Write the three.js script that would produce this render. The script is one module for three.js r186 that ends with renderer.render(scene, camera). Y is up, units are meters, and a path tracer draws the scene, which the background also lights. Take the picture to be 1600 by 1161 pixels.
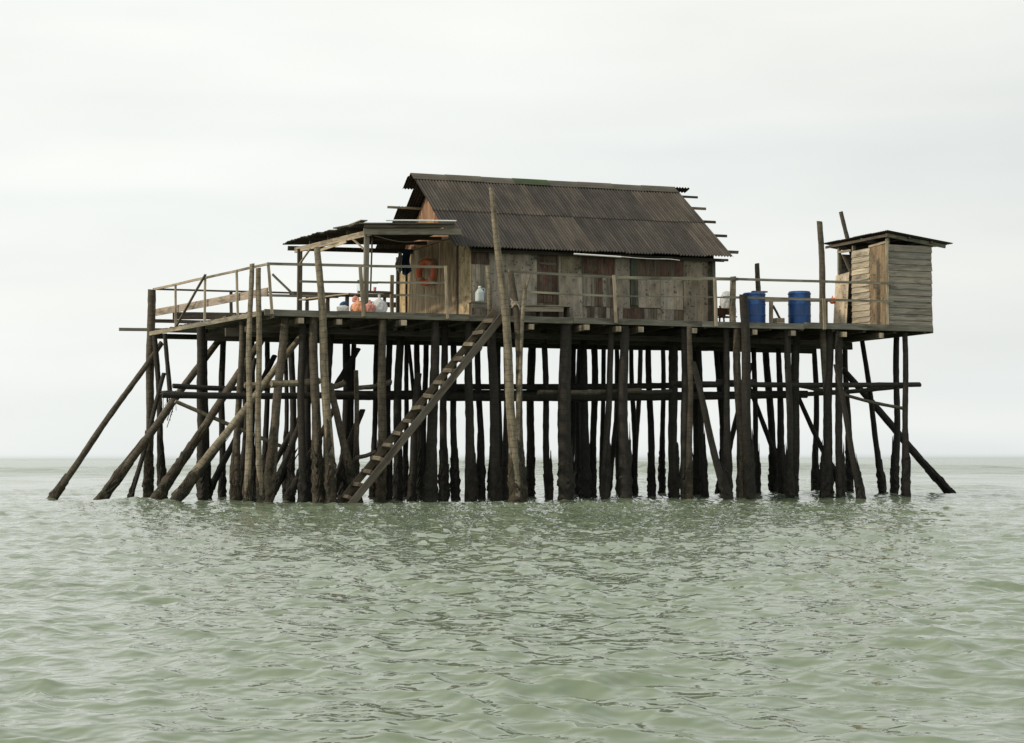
import * as THREE from 'three';
import { mergeGeometries } from 'three/addons/utils/BufferGeometryUtils.js';

// ---------- camera, sky, sun, exposure ----------
const scene = new THREE.Scene();
const camera = new THREE.PerspectiveCamera(21.9, 1024 / 743, 0.3, 20000);
camera.position.set(-15.994, 1.05, 44.526);
camera.up.set(-0.01499, 0.99895, 0.04318);
camera.lookAt(-15.994 + 35.7994, 1.05 + 4.5686, 44.526 - 93.2606);

const renderer = new THREE.WebGLRenderer({ antialias: true });
renderer.setSize(1024, 743);
renderer.toneMapping = THREE.LinearToneMapping;
renderer.toneMappingExposure = 1.0;
renderer.shadowMap.enabled = true;

const SUN = new THREE.Vector3(-0.888, 0.454, 0.07).normalize();
const sun = new THREE.DirectionalLight(0xffefd8, 2.5);
sun.position.copy(SUN).multiplyScalar(60).add(new THREE.Vector3(3, 4, -3));
sun.target.position.set(3, 4, -3);
sun.castShadow = true;
sun.shadow.mapSize.set(4096, 4096);
sun.shadow.radius = 4;
Object.assign(sun.shadow.camera, { left: -22, right: 22, top: 16, bottom: -16, near: 1, far: 140 });
scene.add(sun, sun.target);

// seeded random numbers and tileable value noise
function rng(seed) {
  let a = seed >>> 0;
  return () => { a = (a + 0x6D2B79F5) >>> 0; let t = a; t = Math.imul(t ^ (t >>> 15), t | 1); t ^= t + Math.imul(t ^ (t >>> 7), t | 61); return ((t ^ (t >>> 14)) >>> 0) / 4294967296; };
}
const rand = rng(7);
const rr = (a, b) => a + (b - a) * rand();
function hash(x, y, s) { let h = Math.imul(x, 374761393) ^ Math.imul(y, 668265263) ^ Math.imul(s, 2147483647 ^ 0x5bd1e995); h = Math.imul(h ^ (h >>> 13), 1274126177); return ((h ^ (h >>> 16)) >>> 0) / 4294967296; }
function vnoise(x, y, px, py, s) {      // value noise with periods px, py (integers)
  const xi = Math.floor(x), yi = Math.floor(y), fx = x - xi, fy = y - yi;
  const u = fx * fx * (3 - 2 * fx), v = fy * fy * (3 - 2 * fy);
  const m = (a, p) => ((a % p) + p) % p;
  const x0 = m(xi, px), x1 = m(xi + 1, px), y0 = m(yi, py), y1 = m(yi + 1, py);
  return (hash(x0, y0, s) * (1 - u) + hash(x1, y0, s) * u) * (1 - v) + (hash(x0, y1, s) * (1 - u) + hash(x1, y1, s) * u) * v;
}
function fbm(u, v, fx, fy, oct, s) {    // u, v in 0..1, tileable
  let a = 0, w = 0.5, t = 0;
  for (let i = 0; i < oct; i++) { a += w * vnoise(u * fx, v * fy, fx, fy, s + i * 17); t += w; w *= 0.5; fx *= 2; fy *= 2; }
  return a / t;
}
const sstep = (a, b, x) => { const t = Math.min(1, Math.max(0, (x - a) / (b - a))); return t * t * (3 - 2 * t); };

// hazy overcast sky: one even layer of thin cloud, brighter towards the veiled sun
{
  const W = 2048, H = 1024, d = new Float32Array(W * H * 4);
  for (let j = 0; j < H; j++) {
    const el = ((j + 0.5) / H - 0.5) * Math.PI;
    for (let i = 0; i < W; i++) {
      const az = ((i + 0.5) / W - 0.5) * 2 * Math.PI;              // atan2(z, x)
      const x = Math.cos(el) * Math.cos(az), y = Math.sin(el), z = Math.cos(el) * Math.sin(az);
      // lobe towards the hazy sun side (left of the house, front and back alike)
      const side = -x;                                             // 1 towards the sun's side
      let L = 0.975 + 0.25 * side + 0.03 * Math.min(1, Math.max(0, y) * 3);
      const wv = 0.012 * fbm(i / W, j / H, 12, 12, 3, 71), st = fbm(i / W, j / H + wv, 18, 90, 5, 3), pu = fbm(i / W, j / H + 2 * wv, 34, 64, 5, 9);
      L += (st - 0.5) * 0.15 + (pu - 0.5) * 0.15;
      L = Math.max(0.45, Math.min(1.15, L));
      const warm = 0.5 + 0.5 * side;
      const k = (j * W + i) * 4;
      const cool = (1 - warm) * 0.05 + (0.5 - st) * 0.06;
      d[k] = L * (1.004 - cool); d[k + 1] = L * 1.001; d[k + 2] = L * (0.94 + cool * 1.0); d[k + 3] = 1;
      if (y < -0.002) { d[k] = 0.32; d[k + 1] = 0.36; d[k + 2] = 0.31; }
    }
  }
  const sky = new THREE.DataTexture(d, W, H, THREE.RGBAFormat, THREE.FloatType);
  sky.mapping = THREE.EquirectangularReflectionMapping;
  sky.magFilter = sky.minFilter = THREE.LinearFilter;
  sky.wrapS = THREE.RepeatWrapping;
  sky.needsUpdate = true;
  scene.background = sky;
  scene.environment = sky;
}

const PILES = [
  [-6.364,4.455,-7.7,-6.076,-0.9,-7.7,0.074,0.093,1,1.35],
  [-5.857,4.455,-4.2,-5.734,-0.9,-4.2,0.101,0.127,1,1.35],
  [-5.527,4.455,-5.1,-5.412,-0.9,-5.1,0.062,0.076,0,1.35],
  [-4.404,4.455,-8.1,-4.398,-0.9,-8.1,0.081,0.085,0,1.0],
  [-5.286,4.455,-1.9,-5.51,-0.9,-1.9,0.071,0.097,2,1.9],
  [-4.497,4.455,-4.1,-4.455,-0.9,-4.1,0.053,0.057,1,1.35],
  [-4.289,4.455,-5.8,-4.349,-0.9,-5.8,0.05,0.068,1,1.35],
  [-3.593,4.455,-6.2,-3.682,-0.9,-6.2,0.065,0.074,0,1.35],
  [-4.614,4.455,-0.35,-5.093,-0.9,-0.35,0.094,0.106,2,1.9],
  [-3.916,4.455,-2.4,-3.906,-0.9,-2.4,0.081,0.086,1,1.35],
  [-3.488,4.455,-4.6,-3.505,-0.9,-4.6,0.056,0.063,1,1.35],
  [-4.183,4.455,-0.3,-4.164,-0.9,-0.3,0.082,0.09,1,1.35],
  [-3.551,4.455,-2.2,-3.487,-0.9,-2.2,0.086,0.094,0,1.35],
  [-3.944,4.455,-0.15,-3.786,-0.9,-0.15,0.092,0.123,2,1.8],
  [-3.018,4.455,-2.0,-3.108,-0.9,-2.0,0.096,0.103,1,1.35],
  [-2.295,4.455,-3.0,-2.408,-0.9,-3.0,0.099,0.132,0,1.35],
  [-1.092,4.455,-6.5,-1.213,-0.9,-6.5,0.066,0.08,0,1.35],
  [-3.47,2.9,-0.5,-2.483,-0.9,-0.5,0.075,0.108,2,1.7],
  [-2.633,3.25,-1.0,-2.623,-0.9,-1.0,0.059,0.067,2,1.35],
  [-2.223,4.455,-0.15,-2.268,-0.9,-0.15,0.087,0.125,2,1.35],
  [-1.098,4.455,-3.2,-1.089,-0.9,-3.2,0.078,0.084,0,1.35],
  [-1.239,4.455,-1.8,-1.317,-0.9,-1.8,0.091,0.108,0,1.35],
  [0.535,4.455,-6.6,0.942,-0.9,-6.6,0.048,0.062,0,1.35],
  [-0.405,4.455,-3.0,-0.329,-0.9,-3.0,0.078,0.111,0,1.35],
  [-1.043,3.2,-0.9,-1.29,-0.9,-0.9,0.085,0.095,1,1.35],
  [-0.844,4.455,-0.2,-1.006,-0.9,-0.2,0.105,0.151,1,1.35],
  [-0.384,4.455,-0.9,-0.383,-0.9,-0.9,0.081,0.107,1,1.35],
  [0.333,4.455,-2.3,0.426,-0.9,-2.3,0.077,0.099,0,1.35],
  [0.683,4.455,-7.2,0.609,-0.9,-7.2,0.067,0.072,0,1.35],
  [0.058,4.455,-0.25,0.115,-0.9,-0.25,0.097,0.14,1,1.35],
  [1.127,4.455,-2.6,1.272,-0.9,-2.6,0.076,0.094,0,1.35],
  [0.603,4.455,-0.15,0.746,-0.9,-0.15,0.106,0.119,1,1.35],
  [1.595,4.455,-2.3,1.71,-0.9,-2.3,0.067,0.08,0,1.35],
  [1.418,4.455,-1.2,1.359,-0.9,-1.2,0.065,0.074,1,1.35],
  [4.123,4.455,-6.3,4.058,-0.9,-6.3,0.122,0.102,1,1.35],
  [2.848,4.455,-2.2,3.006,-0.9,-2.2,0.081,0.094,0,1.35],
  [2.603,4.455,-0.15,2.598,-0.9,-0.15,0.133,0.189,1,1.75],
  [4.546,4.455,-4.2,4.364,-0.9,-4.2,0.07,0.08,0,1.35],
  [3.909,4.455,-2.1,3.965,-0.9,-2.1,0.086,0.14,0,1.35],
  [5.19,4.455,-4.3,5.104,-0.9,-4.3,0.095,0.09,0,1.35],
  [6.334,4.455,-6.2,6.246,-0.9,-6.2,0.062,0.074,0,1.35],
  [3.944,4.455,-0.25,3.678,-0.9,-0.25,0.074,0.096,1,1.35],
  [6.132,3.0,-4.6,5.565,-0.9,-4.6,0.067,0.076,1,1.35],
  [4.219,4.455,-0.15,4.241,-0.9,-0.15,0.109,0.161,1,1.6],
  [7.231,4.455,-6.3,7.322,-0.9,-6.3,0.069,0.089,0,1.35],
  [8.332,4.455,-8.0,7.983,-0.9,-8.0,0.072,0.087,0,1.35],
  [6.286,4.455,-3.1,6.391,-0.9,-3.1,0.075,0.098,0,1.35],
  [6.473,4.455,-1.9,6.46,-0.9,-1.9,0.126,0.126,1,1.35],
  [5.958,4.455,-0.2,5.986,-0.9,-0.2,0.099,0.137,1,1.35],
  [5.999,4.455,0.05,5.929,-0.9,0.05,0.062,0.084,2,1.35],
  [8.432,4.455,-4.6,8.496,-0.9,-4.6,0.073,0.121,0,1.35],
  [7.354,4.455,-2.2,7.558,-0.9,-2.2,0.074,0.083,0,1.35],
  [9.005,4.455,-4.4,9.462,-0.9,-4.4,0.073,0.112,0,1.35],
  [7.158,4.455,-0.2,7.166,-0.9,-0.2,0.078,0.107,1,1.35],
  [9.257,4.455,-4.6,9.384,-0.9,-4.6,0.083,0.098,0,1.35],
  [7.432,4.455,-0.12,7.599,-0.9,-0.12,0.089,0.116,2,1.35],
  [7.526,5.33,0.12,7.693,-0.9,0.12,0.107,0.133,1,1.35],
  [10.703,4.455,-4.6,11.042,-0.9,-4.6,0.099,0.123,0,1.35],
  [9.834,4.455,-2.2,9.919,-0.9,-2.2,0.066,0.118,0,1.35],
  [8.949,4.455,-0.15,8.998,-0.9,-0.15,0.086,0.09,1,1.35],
  [9.672,4.455,-1.0,9.562,-0.9,-1.0,0.11,0.106,1,1.35],
  [12.335,4.455,-4.6,12.323,-0.9,-4.6,0.07,0.09,0,1.35],
  [10.321,4.455,-0.3,10.107,-0.9,-0.3,0.105,0.15,1,1.35],
  [10.499,4.455,-0.12,10.503,-0.9,-0.12,0.102,0.105,1,1.35],
  [13.119,4.455,-4.2,13.261,-0.9,-4.2,0.07,0.1,0,1.35],
  [12.898,4.455,-2.9,13.67,-0.9,-2.9,0.068,0.088,0,1.35],
  [2.978,4.455,-6.3,2.875,-0.9,-6.3,0.072,0.09,0,1.35],
  [6.312,4.455,-8.0,6.22,-0.9,-8.0,0.076,0.086,0,1.35],
  [7.475,4.455,-7.9,7.577,-0.9,-7.9,0.067,0.086,0,1.35],
  [8.305,4.455,-6.4,8.224,-0.9,-6.4,0.07,0.084,0,1.35],
  [1.451,4.455,-7.8,1.363,-0.9,-7.8,0.073,0.083,0,1.35],
  [-0.434,4.455,-6.4,-0.604,-0.9,-6.4,0.071,0.08,0,1.35],
  [9.693,4.455,-3.4,9.804,-0.9,-3.4,0.067,0.081,0,1.35],
  [13.231,4.455,-1.6,13.07,-0.9,-1.6,0.081,0.095,0,1.35],
  [12.577,4.455,-0.2,12.574,-0.9,-0.2,0.074,0.097,1,1.35],
  [-6.353,5.74,-8.35,-6.419,-0.9,-8.35,0.106,0.114,2,1.35]
];
const BRACES = [
  [-6.115,4.257,-8.1,-9.516,-0.7,-8.1,0.069,0.104,2,0.9],
  [-5.103,4.207,-5.4,-8.677,-0.7,-5.4,0.083,0.12,2,1.5],
  [-4.57,4.056,-2.9,-7.687,-0.7,-2.9,0.084,0.119,2,1.5],
  [-4.058,4.065,-0.75,-7.759,-0.7,-0.75,0.08,0.111,3,1.2],
  [-6.249,3.376,-6.9,-7.327,-0.7,-6.9,0.06,0.064,1,0.5],
  [-3.534,3.823,-5.6,-5.741,-0.7,-5.6,0.076,0.08,0,1.0],
  [-3.17,2.69,-3.2,-5.026,-0.7,-3.2,0.073,0.089,1,1.0],
  [-3.927,1.964,-1.4,-5.029,-0.7,-1.4,0.07,0.086,1,1.2],
  [-2.942,2.299,-1.9,-4.555,-0.7,-1.9,0.068,0.087,1,1.3],
  [-2.06,2.318,-2.4,-3.157,-0.7,-2.4,0.069,0.089,1,1.1],
  [-4.566,3.638,-3.6,-5.066,-0.7,-3.6,0.057,0.073,1,1.2],
  [5.863,3.537,0.45,7.044,-0.7,0.45,0.074,0.115,1,0.9],
  [10.681,3.862,-5.4,9.338,-0.7,-5.4,0.075,0.084,1,1.2],
  [9.539,3.122,-3.5,11.337,-0.7,-3.5,0.063,0.081,0,1.2],
  [10.954,3.081,-3.4,12.987,-0.7,-3.4,0.064,0.082,0,1.2],
  [10.067,3.526,0.4,10.975,-0.7,0.4,0.068,0.101,1,0.9],
  [12.681,3.625,-3.6,16.99,-0.7,-3.6,0.084,0.121,0,0.9],
  [-2.106,3.877,-2.6,-2.662,2.97,-2.6,0.073,0.073,0,1.2]
];
const LOGS = [
  [-7.281,2.612,-1.6,-2.399,2.664,-1.6,0.078,0.078,0],
  [-6.585,2.923,-4.0,-4.097,2.888,-4.0,0.061,0.061,0],
  [-5.448,2.844,-1.0,-3.843,2.942,-1.0,0.07,0.07,3],
  [-4.914,2.873,-0.35,-3.763,2.949,-0.35,0.081,0.081,3],
  [-6.618,2.516,-3.4,-3.702,1.315,-3.4,0.049,0.049,3],
  [-3.341,2.824,-0.6,-3.018,2.922,-0.6,0.07,0.07,2],
  [-2.948,2.671,-2.0,0.107,2.736,-2.0,0.114,0.114,0],
  [-2.753,2.793,-0.4,-1.906,2.929,-0.4,0.062,0.062,2],
  [0.139,2.939,-2.6,8.31,3.091,-2.6,0.077,0.077,1],
  [-0.067,2.652,-2.0,10.566,2.832,-2.0,0.111,0.111,1],
  [0.868,2.867,-4.2,4.598,2.909,-4.2,0.078,0.078,0],
  [1.942,2.736,-0.4,4.779,2.817,-0.4,0.065,0.065,2],
  [4.554,2.785,-0.5,5.739,2.798,-0.5,0.074,0.074,1],
  [5.716,3.012,-0.45,13.188,3.073,-0.45,0.068,0.068,1],
  [8.324,2.861,-4.2,10.88,2.906,-4.2,0.109,0.109,0],
  [9.703,3.032,-1.0,11.185,2.841,-1.0,0.056,0.056,2],
  [10.39,2.825,-2.4,13.901,3.099,-2.4,0.063,0.063,1],
  [10.678,2.777,-0.25,12.504,2.415,-0.25,0.047,0.047,2],
  [-2.755,1.098,-0.6,-2.234,1.238,-0.6,0.051,0.051,2],
  [7.014,3.079,-0.45,8.146,3.094,-0.45,0.067,0.067,1],
  [-2.296,2.889,-0.3,-1.937,2.956,-0.3,0.062,0.062,2]
];
// ---------- textures ----------
function tex(w, h, fn, srgb, ru = 1, rv = 1) {
  const d = new Uint8Array(w * h * 4);
  for (let j = 0; j < h; j++) for (let i = 0; i < w; i++) {
    const c = fn((i + 0.5) / w, (j + 0.5) / h, i, j), k = (j * w + i) * 4;
    for (let q = 0; q < 3; q++) d[k + q] = Math.max(0, Math.min(255, Math.round(255 * (c.length ? c[q] : c))));
    d[k + 3] = 255;
  }
  const t = new THREE.DataTexture(d, w, h);
  t.wrapS = t.wrapT = THREE.RepeatWrapping;
  t.magFilter = THREE.LinearFilter; t.minFilter = THREE.LinearMipmapLinearFilter; t.generateMipmaps = true;
  if (srgb) t.colorSpace = THREE.SRGBColorSpace;
  t.repeat.set(ru, rv); t.needsUpdate = true;
  return t;
}
const mixc = (a, b, t) => [a[0] + (b[0] - a[0]) * t, a[1] + (b[1] - a[1]) * t, a[2] + (b[2] - a[2]) * t];
// weathered board: u across the grain, v along it; one tile is 0.8 m by 2.4 m
function woodFn(u, v) {
  const streak = fbm(u, v, 60, 4, 4, 21), coarse = fbm(u, v, 6, 4, 4, 5), fine = fbm(u, v, 160, 14, 2, 33);
  const crack = sstep(0.70, 0.78, fbm(u, v, 90, 3, 2, 71));
  const stain = sstep(0.56, 0.72, fbm(u, v, 5, 5, 4, 90));
  let g = 0.68 + 0.24 * (streak - 0.5) + 0.26 * (coarse - 0.5) + 0.2 * (fine - 0.5);
  g *= 1 - 0.4 * crack; g *= 1 - 0.2 * stain;
  return g;
}
const wg = []; // wood values are used twice, keep them
const tWood = tex(512, 768, (u, v) => { const g = woodFn(u, v); wg.push(g); const t = fbm(u, v, 9, 3, 3, 44); return mixc([g * 1.04, g * 0.99, g * 0.9], [g * 1.0, g * 0.985, g * 0.96], t).map((x) => x * 1.18); }, true, 1 / 0.8, 1 / 2.4);
const tWoodB = tex(512, 768, (u, v, i, j) => wg[j * 512 + i], false, 1 / 0.8, 1 / 2.4);
// palm trunk pole: leaf-scar rings about every 9 cm, long fibres, stains; tile 1 m by 1.6 m
function palmFn(u, v) {
  const w = v * 12 + 0.35 * (fbm(u, v, 4, 9, 3, 61) - 0.5) * 2, ph = w - Math.floor(w);
  const ring = sstep(0.86, 0.97, ph) * (0.35 + 0.65 * fbm(u, v, 6, 12, 2, 8));
  const fib = fbm(u, v, 70, 9, 3, 15), blot = fbm(u, v, 6, 7, 4, 27);
  return (0.68 + 0.26 * (fib - 0.5) + 0.5 * (blot - 0.5)) * (1 - 0.5 * ring);
}
const pg = [];
const tPalm = tex(512, 768, (u, v) => { const g = palmFn(u, v); pg.push(g); const t = fbm(u, v, 5, 6, 3, 29); return mixc([g * 1.06, g * 0.99, g * 0.87], [g * 0.98, g * 0.975, g * 0.94], t).map((x) => x * 1.15); }, true, 1, 1 / 1.6);
const tPalmB = tex(512, 768, (u, v, i, j) => pg[j * 512 + i], false, 1, 1 / 1.6);
// barnacle and oyster crust: pale chips scattered over dark growth; tile 0.7 m
{ /* chips are drawn as soft discs into an array */ }
const CN = 512, chip = new Float32Array(CN * CN);
{
  const r = rng(99);
  for (let k = 0; k < 1150; k++) {
    const cx = r() * CN, cy = r() * CN, rad = 3 + 7 * r() * r(), a = 0.25 + 0.75 * r();
    for (let y = -9; y <= 9; y++) for (let x = -9; x <= 9; x++) {
      const q = Math.hypot(x, y) / rad; if (q > 1) continue;
      const ix = (Math.floor(cx + x) + CN) % CN, iy = (Math.floor(cy + y) + CN) % CN;
      chip[iy * CN + ix] = Math.max(chip[iy * CN + ix], a * (1 - q * q * 0.7));
    }
  }
}
const tCrust = tex(CN, CN, (u, v, i, j) => {
  const c = chip[j * CN + i], n = fbm(u, v, 9, 9, 4, 12), m = sstep(0.5, 0.75, fbm(u, v, 4, 4, 4, 40));
  const base = mixc([0.40, 0.36, 0.29], [0.30, 0.32, 0.23], m).map((x) => x * (0.4 + 0.9 * n));
  return mixc(base, [0.85, 0.8, 0.7], sstep(0.4, 0.9, c) * 0.95 * sstep(0.38, 0.6, fbm(u, v, 6, 6, 3, 77)));
}, true, 1 / 0.95, 1 / 0.95);
const tCrustB = tex(CN, CN, (u, v, i, j) => 0.25 + 0.6 * chip[j * CN + i] + 0.3 * (fbm(u, v, 20, 20, 3, 14) - 0.5), false, 1 / 0.95, 1 / 0.95);
// fibre cement / rusty roof sheet: u across the ribs, v down the slope; tile 4 m
const tRoof = tex(768, 768, (u, v) => {
  const run = fbm(u, v, 60, 5, 4, 51), bl = fbm(u, v, 9, 9, 5, 18), li = sstep(0.58, 0.75, fbm(u, v, 26, 22, 4, 66)), dk = sstep(0.55, 0.7, fbm(u, v, 14, 6, 4, 81));
  let g = 0.62 + 0.4 * (run - 0.5) + 0.26 * (bl - 0.5);
  let c = [g * 1.02, g * 0.985, g * 0.93];
  c = mixc(c, [0.72, 0.72, 0.62], li * 0.35); c = mixc(c, [0.34, 0.33, 0.3], dk * 0.3);
  return c;
}, true, 0.25, 0.25);
// sheet board (plywood, cement board): blotches, runs, faint grain; tile 1.6 m
const tPly = tex(512, 512, (u, v) => {
  const bl = fbm(u, v, 5, 5, 5, 31), run = fbm(u, v, 34, 3, 4, 32), gr = fbm(u, v, 120, 10, 2, 38), sp = sstep(0.68, 0.76, fbm(u, v, 30, 30, 3, 39));
  let g = 0.72 + 0.45 * (bl - 0.5) + 0.22 * (run - 0.5) + 0.14 * (gr - 0.5);
  g *= 1 - 0.4 * sp;
  return mixc([g * 1.04, g * 0.99, g * 0.9], [g * 0.99, g * 0.98, g * 0.96], fbm(u, v, 4, 4, 3, 36));
}, true, 1 / 1.6, 1 / 1.6);
// old paint flaking off dark boards; tile 1.2 m
const tPaint = tex(512, 512, (u, v) => {
  const w = woodFn(u * 0.999, v * 0.999), f = sstep(0.42, 0.58, fbm(u, v, 12, 4, 5, 55) + 0.15 * (fbm(u, v, 70, 10, 2, 58) - 0.5));
  return mixc([w * 0.9, w * 0.7, w * 0.63], [w * 0.92, w * 0.86, w * 0.77], f);
}, true, 1 / 1.2, 1 / 1.2);

// ---------- materials ----------
const lin = (r, g, b) => new THREE.Color().setRGB(r, g, b);
const std = (r, g, b, o = {}) => new THREE.MeshStandardMaterial({ color: lin(r, g, b), roughness: 0.85, ...o });
const wood = (r, g, b) => std(r, g, b, { map: tWood, bumpMap: tWoodB, bumpScale: 0.004, roughness: 0.88 });
const palm = (r, g, b) => std(r, g, b, { map: tPalm, bumpMap: tPalmB, bumpScale: 0.006, roughness: 0.9 });
const ply = (r, g, b) => std(r, g, b, { map: tPly, bumpMap: tPly, bumpScale: 0.0015 });
const M = {
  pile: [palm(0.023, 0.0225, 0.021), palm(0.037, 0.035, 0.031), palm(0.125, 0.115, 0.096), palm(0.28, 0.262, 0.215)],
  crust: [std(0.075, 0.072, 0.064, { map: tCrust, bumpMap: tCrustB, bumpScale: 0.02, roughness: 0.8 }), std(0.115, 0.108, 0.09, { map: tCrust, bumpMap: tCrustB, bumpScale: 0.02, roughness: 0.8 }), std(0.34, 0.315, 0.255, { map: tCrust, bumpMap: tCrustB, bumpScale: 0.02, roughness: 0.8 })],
  grey: [wood(0.36, 0.345, 0.29), wood(0.29, 0.285, 0.25), wood(0.42, 0.38, 0.3)],
  dark: [wood(0.12, 0.105, 0.085), wood(0.085, 0.078, 0.066), wood(0.15, 0.13, 0.1)],
  rail: [wood(0.34, 0.34, 0.28), wood(0.26, 0.265, 0.22)],
  deck: [wood(0.2, 0.19, 0.16), wood(0.15, 0.14, 0.12), wood(0.24, 0.22, 0.18)],
  fascia: [wood(0.27, 0.275, 0.25), wood(0.22, 0.225, 0.2)],
  pale: [wood(0.66, 0.6, 0.47), wood(0.52, 0.47, 0.38)],
  pinkish: [wood(0.52, 0.46, 0.41)],
  gable: [wood(0.56, 0.46, 0.31), wood(0.48, 0.4, 0.27), wood(0.64, 0.53, 0.36), wood(0.52, 0.42, 0.27)],
  gableTop: [wood(0.52, 0.33, 0.22), wood(0.6, 0.4, 0.27), wood(0.45, 0.27, 0.18)],
  cream: ply(0.75, 0.63, 0.4),
  cement: [ply(0.45, 0.422, 0.382), ply(0.49, 0.46, 0.416), ply(0.41, 0.385, 0.35)],
  olive: [ply(0.33, 0.297, 0.22), ply(0.36, 0.324, 0.268)],
  maroon: [std(0.3, 0.245, 0.21, { map: tPaint, bumpMap: tWoodB, bumpScale: 0.003 }), std(0.25, 0.205, 0.18, { map: tPaint, bumpMap: tWoodB, bumpScale: 0.003 })],
  green: wood(0.12, 0.14, 0.115),
  roof: [0, 1, 2, 3].map((i) => std([0.114, 0.088, 0.142, 0.106][i], [0.104, 0.082, 0.126, 0.096][i], [0.093, 0.076, 0.109, 0.086][i], { map: tRoof, bumpMap: tRoof, bumpScale: 0.002, roughness: 0.85, side: THREE.DoubleSide })),
  ridge: [std(0.2, 0.19, 0.155, { map: tRoof, roughness: 0.85 }), std(0.17, 0.165, 0.135, { map: tRoof, roughness: 0.85 })],
  ridgeGreen: std(0.075, 0.14, 0.045, { map: tRoof, roughness: 0.9 }),
  mossRoof: [std(0.12, 0.125, 0.085, { map: tRoof, side: THREE.DoubleSide }), std(0.095, 0.1, 0.07, { map: tRoof, side: THREE.DoubleSide })],
  tin: [std(0.13, 0.125, 0.11, { map: tRoof, roughness: 0.7, side: THREE.DoubleSide })],
  board: [wood(0.58, 0.545, 0.46), wood(0.53, 0.5, 0.425), wood(0.62, 0.58, 0.485)],
  boardGrey: [wood(0.36, 0.352, 0.325), wood(0.325, 0.32, 0.3), wood(0.39, 0.38, 0.35)],
  brownPly: ply(0.35, 0.27, 0.175),
  sheet: ply(0.78, 0.69, 0.55),
  white: std(0.75, 0.76, 0.72, { roughness: 0.45 }),
  jug: new THREE.MeshPhysicalMaterial({ color: lin(0.42, 0.48, 0.475), roughness: 0.35, clearcoat: 0.2, clearcoatRoughness: 0.4 }),
  blue: new THREE.MeshPhysicalMaterial({ color: lin(0.022, 0.14, 0.53), map: tPly, roughness: 0.5, clearcoat: 0.15, clearcoatRoughness: 0.5 }),
  ring: std(0.6, 0.14, 0.05, { roughness: 0.6 }),
  rope: std(0.4, 0.36, 0.28, { roughness: 0.95 }),
  darkRope: std(0.06, 0.055, 0.045, { roughness: 0.95 }),
  orangeBag: new THREE.MeshPhysicalMaterial({ color: lin(0.86, 0.44, 0.24), roughness: 0.6, transmission: 0.4, thickness: 0 }),
  redBag: new THREE.MeshPhysicalMaterial({ color: lin(0.66, 0.3, 0.24), roughness: 0.6, transmission: 0.3, thickness: 0 }),
  whiteBag: new THREE.MeshPhysicalMaterial({ color: lin(0.75, 0.76, 0.75), roughness: 0.6, transmission: 0.45, thickness: 0 }),
  denim: std(0.02, 0.06, 0.13, { roughness: 0.95 }),
  cloth: std(0.45, 0.46, 0.45, { roughness: 0.95 }),
  carton: ply(0.5, 0.32, 0.17),
  basket: std(0.13, 0.065, 0.035, { map: tWood, roughness: 0.9 }),
  pvc: std(0.7, 0.71, 0.68, { roughness: 0.4 }),
  teal: std(0.02, 0.2, 0.17, { roughness: 0.4 }),
  clear: new THREE.MeshPhysicalMaterial({ color: lin(0.9, 0.95, 0.95), roughness: 0.12, transmission: 0.9, thickness: 0 }),
  pink: std(0.62, 0.25, 0.27, { roughness: 0.5 }),
};
const pick = (a) => a[Math.floor(rand() * a.length) % a.length];

// ---------- naming helpers ----------
const used = {};
function numbered(n) { if (!(n in used)) { used[n] = 0; return n; } used[n]++; return n + '_' + String(used[n]).padStart(3, '0'); }
function thing(name, label, category, pos = [0, 0, 0], group) {
  const o = new THREE.Group(); o.name = numbered(name); o.position.set(...pos); o.userData = { label, category };
  if (group) o.userData.group = group;
  scene.add(o); return o;
}
function mesh(name, geo, mat, parent, pos) {
  const m = new THREE.Mesh(geo, mat); m.name = name; m.castShadow = m.receiveShadow = true;
  if (pos) m.position.set(...pos);
  parent.add(m); return m;
}
function single(name, label, category, geo, mat, pos, group) {
  const m = mesh(numbered(name), geo, mat, scene, pos); m.userData = { label, category };
  if (group) m.userData.group = group;
  return m;
}
const sub = (p, o) => [p[0] - o[0], p[1] - o[1], p[2] - o[2]];
const V = (p) => new THREE.Vector3(...p);

// ---------- shapes ----------
// a board along local x: length l, height h (y), thickness t (z); slightly warped and uneven, uv in metres with the grain along x
function board(l, h, t, warp = 0.004, segs = 4) {
  const g = new THREE.BoxGeometry(l, h, t, segs, 1, 1), p = g.attributes.position, n = g.attributes.normal, uv = g.attributes.uv;
  const offs = [], ou = rand() * 5, ov = rand() * 5, e0 = rr(-1, 1) * warp, e1 = rr(-1, 1) * warp;
  for (let i = 0; i <= segs; i++) offs.push([rr(-1, 1) * warp, rr(-1, 1) * warp]);
  for (let i = 0; i < p.count; i++) {
    const x = p.getX(i), y = p.getY(i), z = p.getZ(i), k = Math.round((x / l + 0.5) * segs);
    const nx = Math.abs(n.getX(i)), ny = Math.abs(n.getY(i));
    if (nx > 0.5) uv.setXY(i, z + ou, y + ov); else uv.setXY(i, (ny > 0.5 ? z : y) + ou, x + ov);
    p.setXYZ(i, x + (k === 0 ? e0 * Math.sign(y) : k === segs ? e1 * Math.sign(y) : 0) * 1.5, y + offs[k][0], z + offs[k][1] * 0.6);
  }
  return g;
}
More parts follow.
